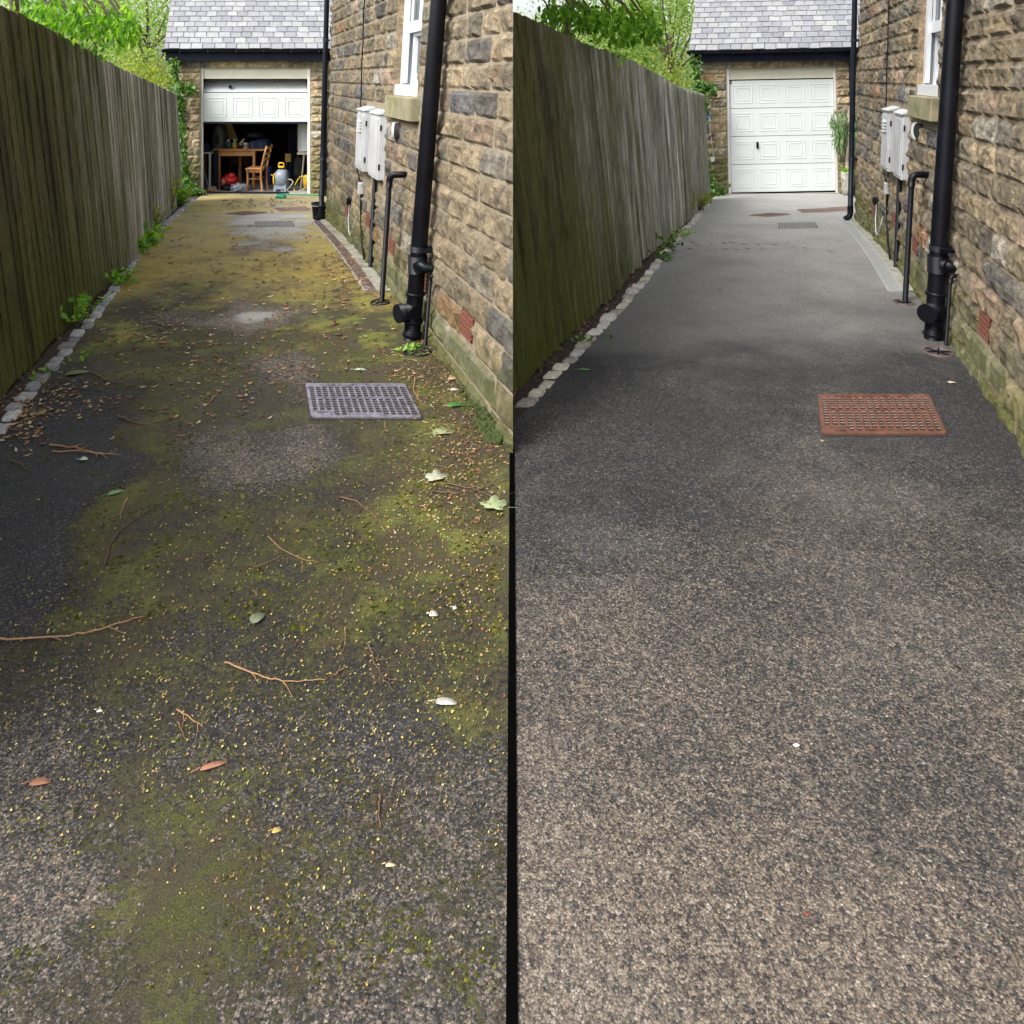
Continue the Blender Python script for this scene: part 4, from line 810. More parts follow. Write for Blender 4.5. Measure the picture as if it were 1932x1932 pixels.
m = MB(); m.tube([(X(1400, D), D - .05, FZ + .03), (X(1450, D), D - .09, FZ + .012), (X(1600, D), D - .2, FZ + .01), (X(1740, D), D - .25, FZ - .02), (X(1880, D), D - .28, gz(14.5) + .02)], .0085, 8); tag(m.build('hose', simple('pale_hose', (.5, .48, .42), .5)), 'pale hose running out of the reel over the threshold', 'hose')
hc = thing('hose_coil', 'coil of bright yellow hose under the white trestle', 'hose', (X(1830, 15.0), 15.0, FZ))
for i in range(6):
    m = MB(); xx = X(1790 + i * 14, 15.0); m.tube([(xx + .006 * math.sin(a * 2), 15.05 + .1 * math.cos(a), FZ + .155 + .14 * math.sin(a)) for a in [2 * math.pi * q_ / 20 for q_ in range(21)]], .009, 6, False); m.build('loop', yp, hc)
m = MB(); m.tube([(X(1800, 15), 14.95, FZ + .29), (X(1740, 15), 14.9, FZ + .28), (X(1690, 15), 14.9, FZ + .2), (X(1655, 15), 14.9, FZ + .12)], [.009, .009, .009, .014], 8); m.build('free_end', yp, hc)
m = MB(); m.tube([(X(1625, 14.9), 14.86, FZ + .005), (X(1630, 14.9), 14.86, FZ + .055)], [.016, .01], 10); tag(m.build('hose_nozzle', yp), 'small brass coloured hose nozzle upright on the garage floor', 'nozzle')
m = MB(); m.box(X(1460, 15.6), X(1558, 15.6), 15.6, 15.63, Z(765, 15.6), Z(620, 15.6), None, .005); m.tube([(X(1490, 15.6), 15.61, Z(765, 15.6)), (X(1470, 15.6), 15.61, Z(880, 15.6))], .008, 6); tag(m.build('wooden_paddle', simple('mustard_board', (.45, .27, .06), .6)), 'mustard wooden bat on a stick hanging in the dark behind the reel', 'bat')
m = MB(); m.tube([(X(1545, 15.8), 15.8, Z(1000, 15.8)), (X(1545, 15.8), 15.8, Z(760, 15.8))], .012, 8); m.tube([(X(1545, 15.8), 15.8, Z(1000, 15.8)), (X(1545, 15.8), 15.8, Z(950, 15.8))], .014, 8); tag(m.build('blue_rod', nv), 'thin blue rod hanging below and right of the bat', 'rod')
m = MB(); m.blob((X(1200, 15.8), 15.8, FZ + .2), .07, .1, .22, .2, 3, 16, 10, FZ); tag(m.build('blue_drum', simple('deep_blue', (.012, .03, .16), .5)), 'deep blue container on the floor behind the chair', 'container')
m = MB(); m.box(X(1500, 16.8), X(1650, 16.8), 16.8, 17.1, FZ, Z(150, 16.8), None, .02); tag(m.build('dark_cupboard', simple('dark_blue_cloth', (.02, .035, .05), .9, .4, 6, .4)), 'tall dark blue draped shape at the back of the garage', 'cupboard')
m = MB(); m.blob((X(1700, 16.4), 16.4, FZ + .28), .12, .12, .25, .2, 3, 14, 10, FZ); tag(m.build('grey_sack', simple('grey_sack', (.16, .15, .12), .9)), 'dim grey sack standing behind the white trestle', 'sack')
m = MB(); m.tube([(X(75, 14.9), 14.9, Z(940, 14.9)), (X(175, 14.9), 14.85, FZ + .06)], .009, 8); hb = thing('hand_brush', 'blue handled brush with pale bristles leaning by the left door frame', 'brush', (X(175, 14.9), 14.85, FZ)); m.build('handle', simple('blue_handle', (.16, .3, .45), .4), hb)
m = MB(); m.hexa([(X(150, 14.85), 14.8, FZ + .04), (X(250, 14.85), 14.8, FZ), (X(285, 14.85), 14.9, FZ), (X(190, 14.85), 14.9, FZ + .04), (X(155, 14.85), 14.8, FZ + .1), (X(245, 14.85), 14.8, FZ + .09), (X(260, 14.85), 14.9, FZ + .09), (X(195, 14.85), 14.9, FZ + .1)]); m.build('bristles', simple('straw_bristle', (.3, .2, .13), .9, .4, 60, .8), hb)
for (a, b, yy, zz, lb) in ((100, 900, 14.63, .012, 'black metal rail lying along the left of the garage threshold'), (700, 1530, 14.57, .02, 'black folding rail lying across the middle of the garage threshold')):
    m = MB(); m.box(X(a, 14.6), X(b, 14.6), yy, yy + .035, GF + .0, GF + zz + .02, None, .004); tag(m.build('metal_rail', M['gutter']), lb, 'rail')

# broom and bucket outside
br = thing('yard_broom', 'green headed broom lying on the mossy drive in front of the open garage', 'broom', GP(532, 374)); gn = simple('green_plastic', (.01, .22, .12), .4, .2)
a = GP(533, 374.5); m = MB(); m.hexa([(a.x - .12, a.y + .04, a.z + .02), (a.x + .05, a.y - .10, a.z + .005), (a.x + .09, a.y - .05, a.z + .005), (a.x - .08, a.y + .09, a.z + .02), (a.x - .11, a.y + .05, a.z + .075), (a.x + .05, a.y - .09, a.z + .06), (a.x + .08, a.y - .05, a.z + .06), (a.x - .08, a.y + .08, a.z + .075)]); m.build('head', gn, br)
m = MB()
for i in range(60): p0 = Vector((a.x - .11 + .16 * i / 60 + random.uniform(-.01, .01), a.y + .03 - .13 * i / 60, a.z + .03)); m.tube([p0, p0 + Vector((random.uniform(-.03, .0), -.04, -.025))], .004, 4)
m.build('bristles', simple('dark_green_bristle', (.006, .12, .07), .6), br)
m = MB(); m.tube([(a.x - .0, a.y + .0, a.z + .07), (a.x + .06, a.y + .01, a.z + .075), (a.x + 1.3, a.y + .05, a.z + .03)], .013, 10); m.build('handle', simple('pale_green_handle', (.07, .36, .24), .4, .1), br)
b0 = GP(602, 413.5); bk = thing('bucket', 'black plastic bucket standing by the house corner on the mossy drive', 'bucket', b0)
m = MB(); m.lathe(b0, [(.075, 0), (.08, .004), (.098, .2), (.106, .203), (.108, .222), (.100, .222), (.094, .19), (.07, .02)], 28); m.build('body', M['black'], bk)
m = MB(); m.tube([b0 + Vector((.108 * math.cos(t_), .108 * math.sin(t_) , .21 - .02 * abs(math.sin(t_)))) for t_ in [math.pi + math.pi * i / 14 for i in range(15)]], .004, 6); m.build('handle', M['steel'], bk)
# plant pot with weeping standard (right garage)
pp_ = AT(1599, 365, 14.25); pz = gz(14.25) + .01; pt = thing('plant_pot', 'tall mottled concrete pot at the right of the closed garage door', 'pot', (pp_.x, 14.25, pz))
m = MB(); m.lathe((pp_.x, 14.25, pz), [(.075, 0), (.095, .02), (.105, .1), (.115, .3), (.118, .43), (.105, .435), (.1, .4)], 24); m.build('body', simple('mottled_concrete', (.33, .32, .27), .85, .4, 18, .5, dirt=(.1, .1, .07)), pt); m = MB(); m.lathe((pp_.x, 14.25, pz), [(.1, .395), (.1, .41)], 20); m.build('soil', M['soil'], pt)
wt = thing('weeping_tree', 'small weeping tree with long drooping leaves in the tall pot', 'potted tree', (pp_.x, 14.25, pz + .4))
m = MB(); m.tube([(pp_.x - .01, 14.25, pz + .4), (pp_.x + .0, 14.25, pz + .7), (pp_.x + .04, 14.25, pz + 1.05), (pp_.x + .02, 14.25, pz + 1.6)], [.035, .032, .028, .012], 10)
P_ = []
for i in range(46):
    a = random.uniform(0, 2 * math.pi); h = random.uniform(.75, 1.0); rr = random.uniform(.06, .32) * (1.1 if math.cos(a) < 0 else .75); st = Vector((pp_.x + .02, 14.25, pz + h * 1.62)); 
    en = st + Vector((math.cos(a) * rr, math.sin(a) * rr * .8, -.02)); pts = [st, st.lerp(en, .6) + Vector((0, 0, .06)), en, en + Vector((math.cos(a) * .03, 0, -random.uniform(.15, .5)))]
    m.tube(pts, .003, 4, False)
    for q_ in range(26): t_ = random.random(); P_.append(tuple(pts[2].lerp(pts[3], t_) + Vector((random.uniform(-.03, .03), random.uniform(-.03, .03), 0))))
m.build('trunk', simple('pale_bark', (.35, .27, .2), .8, .2, 20, .3), wt); leafmesh('crown', P_, RNG.uniform(.08, .15, len(P_)), M['willow'], wt, droop=1.6, asp=.2)
P_ = [(pp_.x + random.gauss(0, .07), 14.22 + random.gauss(0, .06), pz + .43 + abs(random.gauss(0, .05))) for _ in range(160)]
tag(leafmesh('trailing_plant', P_, .045, M['weed'], None, 0, .7), 'bright green trailing plant at the rim of the tall pot', 'plant')

# ------------------------------------------------------------------ covers in the drives
FONT = None
def textmesh(body, size):
    cu = bpy.data.curves.new('lettering', 'FONT'); cu.body = body; cu.size = size; cu.extrude = .0016; cu.align_x = 'CENTER'; cu.align_y = 'CENTER'; cu.space_character = 1.15
    ob = bpy.data.objects.new('lettering', cu); col.objects.link(ob); dg = bpy.context.evaluated_depsgraph_get(); me = bpy.data.meshes.new_from_object(ob.evaluated_get(dg))
    vs = [tuple(v.co) for v in me.vertices]; fs = [tuple(p.vertices) for p in me.polygons]; bpy.data.objects.remove(ob); bpy.data.curves.remove(cu); bpy.data.meshes.remove(me); return vs, fs
def manhole(s, c, wd, dp, k, matp, mats, label):
    z = gz(c[1]) + .006; root = thing('manhole_cover', label, 'manhole cover', (c[0], c[1], z), 'studded access covers in the near drive')
    P = lambda u, v, h: Vector((c[0] + (u - .5) * wd + k * (.5 - v) * dp, c[1] + (.5 - v) * dp, z + h))   # u left to right, v far to near
    def slab(m, u0, v0, u1, v1, h0, h1, r=.03):
        ru, rv = r, r * wd / dp; pts = []
        for (cu_, cv, a0) in ((u1 - ru, v1 - rv, 0), (u0 + ru, v1 - rv, 90), (u0 + ru, v0 + rv, 180), (u1 - ru, v0 + rv, 270)):
            for q_ in range(5): a = R(a0 + q_ * 22.5); pts.append((cu_ + ru * math.cos(a), cv + rv * math.sin(a)))
        n = len(pts); m.add([P(u, v, h0) for u, v in pts] + [P(u, v, h1) for u, v in pts], [tuple(range(n)), tuple(range(n, 2 * n))] + [(i, (i + 1) % n, n + (i + 1) % n, n + i) for i in range(n)])
    m = MB(); slab(m, -.018, -.024, 1.018, 1.024, -.03, .002); m.build('rim', M['iron_rim'], root)
    m = MB(); slab(m, 0, 0, 1, 1, -.01, .008); m.build('plate', matp, root)
    m = MB()
    def stud(ci, v):
        u = .052 + ci * (.896 / 14); n0 = len(m.mi); m.box(0, 1, 0, 1, 0, 1, lambda a, b, h: P(u - .0195 + .039 * a + (.003 if h else 0) * (1 - 2 * a), v - .015 + .030 * b + (.002 if h else 0) * (1 - 2 * b), .008 + .008 * h)); m.mi[n0:] = [0 if q_ == 1 else 1 for q_ in range(len(m.mi) - n0)]
    for r_ in range(5):
        for ci in range(15): stud(ci, .158 + r_ * .0605)
    stud(0, .461); stud(14, .461)
    for r_ in range(7):
        for ci in range(15):
            if r_ >= 5 and ci < 3: continue
            if r_ == 6 and 5 <= ci <= 9: continue
            stud(ci, .521 + r_ * .0655)
    m.build('studs', [mats, M['iron_rim']], root)  # stud sides get the dark iron: their shade is painted on
    m = MB(); m.box(0, 1, 0, 1, 0, 1, lambda a, b, h: P(.22 + .13 * a, .455 + .008 * b, .008 + .004 * h)); m.box(0, 1, 0, 1, 0, 1, lambda a, b, h: P(.65 + .12 * a, .455 + .008 * b, .008 + .004 * h)); m.build('ridge', matp, root)
    m = MB()
    for u in (.16, .82): m.box(0, 1, 0, 1, 0, 1, lambda a, b, h: P(u - .025 + .05 * a, .452 + .018 * b, .0085 + .0006 * h))
    m.build('key_slot', M['slot'], root)
    m = MB()
    for body, u, v, sz in (('DUCTILE  K826A-A40/B/125  26 03 04', .49, .047, .0215), ('EN124  B125  900X600  SLIDE-OUT', .48, .098, .0215), ('SLIDE-OUT', .5, .461, .022), ('PETER  SAVAGE', .5, .918, .022), ('KM45942', .145, .86, .022)):
        vs, fs = textmesh(body, sz * wd / .57)
        m.add([P(u - x / wd, v + y / dp, .009 + zz * 1.0 + .001) for (x, y, zz) in vs], fs)     # letters face the garage, so they read upside down from here
    m.tube([P(.10, .93, .010), P(.125, .915, .010), P(.15, .925, .010), P(.175, .915, .010), P(.2, .93, .010), P(.175, .95, .010), P(.15, .94, .010), P(.125, .95, .010), P(.10, .93, .010)], .0016, 5)
    m.build('lettering', matp, root)
manhole('L', (-.795, 4.032), .55, .426, -.338, M['iron_wet'], M['iron_studw'], 'wet grey studded cover plate with raised lettering in the mossy drive')
manhole('R', (1.846, 3.871), .592, .457, .354, M['iron_rust'], M['iron_stud'], 'rust red studded cover plate with raised lettering in the clean drive')
def farcover(label, quad, mat, bars, grp=None):
    pts = [GP(x, y, .008) for x, y in quad]; c = sum(pts, Vector()) / 4; root = thing('access_cover', label, 'access cover', c, grp)
    m = MB(); up = Vector((0, 0, .004)); m.add([p - Vector((0, 0, .02)) for p in pts] + [p + up for p in pts], [(0, 1, 2, 3), (4, 5, 6, 7), (0, 1, 5, 4), (1, 2, 6, 5), (2, 3, 7, 6), (3, 0, 4, 7)]); m.build('plate', mat, root)
    m = MB()
    for i in range(bars):
        a, b = (i + .25) / bars, (i + .75) / bars
        for v0, v1 in ((.08, .48), (.52, .92)):
            q_ = []
            for (u, v) in ((a, v0), (b, v0), (b, v1), (a, v1)): q_.append(pts[0].lerp(pts[1], u).lerp(pts[3].lerp(pts[2], u), v))
            m.add([p + Vector((0, 0, .004)) for p in q_] + [p + Vector((0, 0, .012)) for p in q_], [(4, 5, 6, 7), (0, 1, 5, 4), (1, 2, 6, 5), (2, 3, 7, 6), (3, 0, 4, 7)])
    m.build('ribs', M['rib_far'] if mat is M['cover_far'] else M['cover_rib'], root)
G1 = 'small covers near the garages'
for dx, dy, nm in ((0, 0, 'mossy left'), (987, 3, 'clean right')):
    farcover('pale ribbed rectangular cover nearest the camera of the small covers on the %s drive' % nm, [(480 + dx, 418 + dy), (552 + dx, 417 + dy), (557 + dx, 427 + dy), (481 + dx, 428 + dy)], M['cover_grey'], 14, G1)
    farcover('diamond shaped rusty cover lying askew on the %s drive' % nm, [(425 + dx, 403.5 + dy), (462 + dx, 399.5 + dy), (505 + dx, 401.5 + dy), (463 + dx, 406 + dy)], M['cover_far'], 12, G1)
    farcover('long rusty ribbed cover closest to the garage on the %s drive' % nm, [(516 + dx, 392.5 + dy), (577 + dx, 390 + dy), (585 + dx, 396.5 + dy), (527 + dx, 398.5 + dy)], M['cover_far'], 14, G1)
farcover('rusty ribbed cover beside the house corner downpipe on the clean right drive', [(1562, 392), (1600, 390), (1606, 397), (1572, 398.5)], M['cover_far'], 8, G1)

# ------------------------------------------------------------------ trees and climbers
def tree(label, base, h, crown, mat, n, size, clumps=40, cr=.25, grp='trees behind the fences', tr=.12, droop=.3, asp=.5, extra=None, keep=None, hollow=.3, broad=False):
    base = Vector(base); root = thing('tree', label, 'tree', base, grp); m = MB()
    c, rad = Vector(crown[0]), crown[1]; m.tube([base - Vector((0, 0, .2)), base.lerp(c, .5) + Vector((.06, 0, 0)), c + Vector((0, 0, rad[2] * .3))], [tr, tr * .75, tr * .25], 10)
    for i in range(11):
        a = i * 2.4; e = Vector((c.x + math.cos(a) * rad[0] * .75, c.y + math.sin(a) * rad[1] * .75, c.z + rad[2] * random.uniform(-.3, .6))); s_ = base.lerp(c, random.uniform(.55, .95))
        if keep and not keep(e): continue
        m.tube([s_, s_.lerp(e, .5) + Vector((0, 0, .12)), e], [tr * .35, tr * .22, tr * .08], 6, False)
    if extra:
        for (p0, p1) in extra['limbs']: m.tube([p0, Vector(p0).lerp(Vector(p1), .5) + Vector((0, 0, .08)), p1], [.02, .012, .004], 6, False)
    m.build('trunk', M['bark'], root)
    P = cloud(c, rad, n, clumps, cr, hollow); P = P[P[:, 2] > base.z + .25]; sz = RNG.uniform(size * .7, size * 1.3, len(P))
    if extra: P = np.concatenate([P, extra['pts']]); sz = np.concatenate([sz, extra['sz']])
    if keep: kmask = np.array([keep(p) for p in P]); P = P[kmask]; sz = sz[kmask]
    leafmesh('crown', P, sz, mat, root, droop, asp, None, None, broad)
# near overhanging trees: crown mostly above the picture, sprays dipping into it
def sprays(dx, Yc):
    pts = []; limbs = []; spec = [(60, 28, 26, 40), (110, 40, 30, 60), (150, 50, 34, 70), (190, 58, 34, 70), (235, 70, 22, 50), (250, 62, 12, 30), (185, 92, 12, 14), (180, 30, 60, 70), (100, 22, 50, 80), (240, 35, 20, 30), (215, 45, 30, 40)]
    for (x, y, r, n) in spec:
        for _ in range(int(n * 1.5)):
            Y = Yc + random.gauss(0, .22); q_ = AT(x + dx + random.gauss(0, r * .6), y + random.gauss(0, 12) - 6, Y); pts.append(tuple(q_))
        limbs.append((tuple(AT(x + dx - 90, y - 90, Yc)), tuple(AT(x + dx, y, Yc))))
    return dict(pts=np.array(pts), sz=RNG.uniform(.045, .085, len(pts)), limbs=limbs)
tree('broad leaved tree whose sprays hang over the left fence', (-4.86, 7.5, -.05), 5, ((-4.9, 7.4, 4.7), (1.5, 1.7, 1.1)), M['leafA'], 3200, .085, 46, .2, 'broad leaved trees overhanging the fences', .055, .9, .5, sprays(0, 6.0), None, .3, True)
tree('broad leaved tree whose sprays hang over the middle fence', (.12, 8.4, 0), 5, ((1.0, 7.8, 4.9), (1.0, 1.5, 1.0)), M['leafA'], 2000, .085, 46, .2, 'broad leaved trees overhanging the fences', .06, .9, .5, sprays(985, 6.0), lambda p: p[0] > .03, .3, True)
for dx, nm in ((0, 'left'), (985, 'right')):
    def B(px, Y, z=-.6): return (AT(px + dx, 200, Y).x, Y, z)
    x, y, z = B(278, 20); tree('pale green airy tree just left of the %s garage roof' % nm, (x, y, z), 6, ((x, y, 3.0), (1.3, 1.4, 2.6)), M['leafB'], 9000, .085, 60, .16, tr=.09, asp=.6, keep=lambda p, dx=dx: p[0] > .05 if dx else p[0] < 0)
    x, y, z = B(262, 16.5); tree('yellow green bush behind the far end of the %s fence' % nm, (x, y, z), 2, ((x, y, .9), (1.25, .7, 1.1)), M['leafC'], 6500, .075, 40, .2, tr=.05, asp=.6)
    x, y, z = B(110 if not dx else 150, 22); tree('mid green tree far behind the %s fence' % nm, (x, y, z), 6, ((x, y, 2.9), (2.2, 1.8, 2.8)), M['leafB'], 15000, .10, 80, .15, tr=.14, asp=.6, keep=lambda p, dx=dx: p[0] > .05 if dx else p[0] < 0)
    x, y, z = B(190 if not dx else 200, 28); tree('hazy grey green tree furthest behind the %s fence' % nm, (x, y, z), 6, ((x, y, 2.4), (2.6, 2, 3.0)), M['leafB'], 9000, .12, 80, .2, tr=.14, asp=.6, keep=lambda p, dx=dx: p[0] > .05 if dx else p[0] < 0)
# climber at the garage corner
for s, dx, dy in (('L', 0, 0), ('R', 984, -2)):
    root = thing('climber', 'leafy climber growing up the garage corner at the end of the ' + SIDE[s] + ' fence', 'climbing plant', GP(352 + dx, 372), 'climbers on the garage corners'); pts = []; sz = []
    for (x, y, rx, ry, n, Y) in ((327, 115, 9, 6, 55, 14.4), (329, 135, 8, 15, 90, 14.3), (340, 165, 15, 9, 130, 14.2), (357, 168, 10, 10, 90, 14.2), (332, 182, 10, 12, 130, 14.0), (340, 205, 9, 18, 150, 14.0), (341, 235, 7, 18, 120, 14.0), (342, 265, 5, 18, 90, 14.1), (344, 295, 5, 16, 80, 14.2), (347, 322, 8, 12, 110, 14.3), (352, 345, 12, 10, 150, 14.2), (366, 358, 14, 6, 120, 14.2), (345, 362, 14, 7, 130, 14.0), (336, 372, 9, 7, 60, 13.6), (378, 362, 6, 3, 25, 14.3)):
        for _ in range(n):
            Yq = Y + random.uniform(-.12, .15); q_ = AT(x + dx + random.gauss(0, rx * .55), y + dy + random.gauss(0, ry * .6), Yq)
            if q_.z > gz(Yq) + .02: pts.append(tuple(q_)); sz.append(random.uniform(.06, .11))
    m = MB()
    for i in range(5): m.tube([AT(352 + dx + i * 3 - 8, 368, 14.3), AT(345 + dx + i * 2 - 4, 300, 14.35), AT(340 + dx + i * 2, 220, 14.35), AT(333 + dx + i, 150, 14.35), AT(327 + dx, 112, 14.4)], .009, 5, False)
    m.build('stems', M['bark'], root); leafmesh('foliage', pts, sz, M['ivy'], root, .5, .75, None, None, True)
# weeds at the fence foot
def weed(label, px, py, h, n, leaf, mat='weed', spread=.08, grp='weeds along the fence foot', name='weed', Y=None):
    if px < 400: h *= 1.25; leaf *= 1.2; n = int(n * 1.3)
    b = GP(px, py); root = thing(name, label, 'weed', b, grp); m = MB(); P_ = []
    for i in range(max(3, n // 5)):
        e = b + Vector((random.gauss(0, spread), random.gauss(0, spread), h * random.uniform(.5, 1.0))); m.tube([b, b.lerp(e, .5) + Vector((0, 0, .02)), e], .0022, 4, False)
        for _ in range(6): t_ = random.uniform(.35, 1.05); P_.append(tuple(b.lerp(e, t_) + Vector((random.gauss(0, .012), random.gauss(0, .012), 0))))
    m.build('stem', M['ivy'] if 0 else M['bark'], root); leafmesh('leaves', P_, RNG.uniform(leaf * .7, leaf * 1.2, len(P_)), M[mat], root, -.1, .6, None, None, True)
for a in [('fresh weed with rounded leaves over the cobbles, nearest the camera on the left', 141, 618, .2, 45, .05), ('low feathery weed among the left cobbles past the nearest weed', 225, 541, .11, 90, .035), ('weed with big bright leaves spilling over the left cobbles', 283, 462, .17, 26, .10), ('leafy weed left of the big bright leaves on the left cobbles', 262, 482, .14, 40, .06), ('yellowing weed climbing the left fence foot', 292, 440, .28, 45, .045, 'leafC'), ('tall pale weed at the far end of the left fence', 322, 405, .5, 110, .05, 'leafC', .12), ('bushy low weeds where the left fence meets the climber', 338, 392, .3, 150, .055, 'weed', .16), ('tiny weed tuft near the left cobbles at the soil edge', 90, 706, .06, 12, .03),
          ('small dark weed in the gap of the right cobbles', 1099, 648, .07, 22, .035, 'ivy'), ('dark leafed weed at the foot of the middle fence', 1247, 492, .12, 34, .05, 'ivy'), ('bigger dark leafed weed further along the middle fence', 1264, 474, .17, 40, .06, 'ivy'), ('small weed near the far right cobbles', 1282, 450, .1, 30, .045), ('pale weed climbing the far end of the middle fence', 1301, 410, .38, 60, .045, 'leafC', .08), ('bushy yellow green weeds where the middle fence meets the climber', 1318, 400, .3, 130, .055, 'leafC', .12), ('low green weeds below the right climber', 1332, 382, .2, 100, .05, 'weed', .12), ('sprig growing out of the middle fence boards', 1271, 425, .34, 26, .05, 'leafC', .05), ('two leafed green weed in the near gully of the mossy drive', 801, 655, .05, 7, .055)]: weed(*a)
# moss cushion at the foot of the left house near end
m = MB(); 
for i in range(230): D = 3.56 + abs(random.gauss(0, .22)); m.smooth = True; o_ = abs(random.gauss(.0, .035)); q_ = random.uniform(.006, .017); m.blob((WX('L', D, 0, .012 + o_), D, .006 + max(0, .05 - o_) * random.random() * .8), q_, q_, q_ * .8, .6, 6, 7, 5)
tag(m.build('moss_cushions', simple('bright_moss', (.038, .055, .009), .95, .6, 90, 1.0)), 'green moss heaped along the wall foot of the mossy drive', 'moss', None, 'stuff')

m = MB(); m.smooth = True; cnt = 0
while cnt < 6500:
    px_, py_ = random.uniform(20, 955), 620 + 1250 * random.random() ** 1.4; b = GP(px_, py_, .003)
    if b.x > -.03 or (b.y > 3.5 and b.x > WX('L', b.y) - .02) or b.x < kr('L', b.y) + .05: continue
    pl_, ms, hu = surfL(b.x, b.y); rg = ms + 1.3 * noise.fractal(Vector((b.x * 5, b.y * 5, 5)), .8, 2, 5)
    if rg < .52 + random.random() * .25: cnt += .12; continue
    cnt += 1; q_ = random.uniform(.004, .012) * (1 if py_ < 1200 else .55); h = q_ * random.uniform(.35, .8); k_ = random.uniform(.5, 1.3); c = random.choice([(.045, .055, .009), (.08, .088, .013), (.13, .125, .02), (.07, .055, .02)]); m.col = tuple(v * k_ for v in c)
    a0 = random.random() * 6; ring = [(b.x + q_ * random.uniform(.6, 1.2) * math.cos(a0 + i * 1.047), b.y + q_ * random.uniform(.6, 1.2) * math.sin(a0 + i * 1.047), b.z) for i in range(6)]
    m.add(ring + [(b.x + random.uniform(-.3, .3) * q_, b.y, b.z + h)], [(i, (i + 1) % 6, 6) for i in range(6)])
tag(m.build('moss_tufts', attr_mat('tuft_moss', .95, 200, 1.0, .1, .4, 1.6)), 'ragged little tufts of green moss in the hollows of the mossy drive', 'moss', None, 'stuff')

# ------------------------------------------------------------------ twigs and leaves on the mossy drive
def twig(label, pix, r, c=(.25, .10, .05)):
    r *= .95
    pts = [GP(x, y, .006 + r) for x, y in pix]; dense = []
    for a, b in zip(pts, pts[1:]):
        for q_ in range(4): p_ = a.lerp(b, q_ / 4); dense.append(p_ + Vector((random.gauss(0, r * .7), random.gauss(0, r * .7), abs(random.gauss(0, r * .7)))))
    dense.append(pts[-1]); m_ = MB(); m_.tube(dense, [r * (1.15 - .8 * i / len(dense)) for i in range(len(dense))], 7)
    if len(pix) > 3:
        for q_ in (.3, .62): p_ = dense[int(len(dense) * q_)]; d_ = (dense[-1] - dense[0]).normalized(); sd_ = Vector((-d_.y, d_.x, 0)) * random.choice((-1, 1)); m_.tube([p_, p_ + (d_ + sd_ * .7) * .02, p_ + (d_ * 1.1 + sd_) * random.uniform(.03, .06) + Vector((0, 0, .006))], [r * .6, r * .5, r * .25], 5)
    tag(m_.build('twig', simple('twig_bark_%d' % int(c[0] * 100), c, .6, .3, 60, .3)), label, 'twig', 'fallen twigs on the mossy drive')
for lb, pix, r in (('longest curved orange twig, in the left middle of the mossy drive', [(196, 1068), (204, 1035), (225, 1002), (262, 975), (300, 950), (323, 941)], .0032), ('long reddish twig reaching in from the left edge', [(0, 1206), (60, 1204), (130, 1201), (190, 1188), (240, 1172), (274, 1162)], .003),
                   ('bowed orange twig low in the centre of the mossy drive', [(423, 1250), (462, 1266), (510, 1281), (560, 1286), (616, 1283)], .0026), ('straight brown twig right of the bowed orange twig', [(696, 1218), (706, 1250), (722, 1278), (743, 1305)], .0028),
                   ('arched orange twig below the grey cover', [(640, 938), (676, 947), (700, 968), (722, 990), (744, 1012)], .0027), ('thin dark twig near the centre of the mossy drive', [(506, 1012), (530, 1036), (570, 1056), (602, 1060)], .0018), ('short dark bent twig beside the longest twig', [(240, 940), (230, 960), (226, 980)], .003),
                   ('short fine twig above the short bent twig', [(180, 968), (200, 958), (220, 938)], .0014), ('fine vertical twig in the lower middle', [(650, 1185), (652, 1205), (648, 1228)], .0016), ('forked brown twig at the right edge below the wall', [(815, 928), (860, 930), (905, 925), (960, 905)], .003),
                   ('second twig crossing at the right edge below the wall', [(840, 912), (890, 922), (930, 938), (962, 950)], .0028), ('curved twig just right of the grey cover', [(783, 712), (780, 735), (788, 752), (800, 766)], .003), ('short twig hanging below the grey cover', [(727, 795), (727, 810), (718, 824)], .002),
                   ('bundle twig at the left beside the dark tarmac', [(95, 840), (140, 845), (180, 855), (225, 858)], .004), ('second bundle twig under the first at the left', [(100, 852), (150, 852), (190, 858), (215, 853)], .003), ('dark twig lying in the far left of the dark tarmac', [(222, 785), (245, 795), (280, 802), (300, 806)], .004),
                   ('long thin twig across the dark tarmac near the cobbles', [(170, 702), (200, 718), (240, 726), (275, 732)], .004), ('twig from the left edge near the nearest cobble', [(22, 868), (40, 878), (62, 892)], .003), ('thin twig left of the dark tarmac patch', [(22, 970), (45, 966), (62, 960)], .0018), ('small orange twig in the lower left centre', [(333, 1340), (350, 1348), (372, 1364), (384, 1372)], .002),
                   ('small pale twig below the small orange twig', [(335, 1362), (345, 1380), (352, 1402)], .002), ('short dark twig low right with yellow tip', [(716, 1500), (716, 1530), (718, 1562)], .002), ('short twig above the bowed orange twig', [(628, 1275), (642, 1265), (652, 1258)], .0022), ('faint twig left of the thin dark twig', [(478, 1070), (505, 1062), (532, 1048)], .0015),
                   ('fine twig near the upper centre of the mossy drive', [(395, 760), (405, 748), (415, 738)], .0035), ('dark twig on the far moss', [(250, 650), (270, 640), (290, 625)], .004)): twig(lb, pix, r, random.choice([(.33, .18, .09), (.26, .14, .07), (.16, .085, .05), (.10, .06, .045)]))
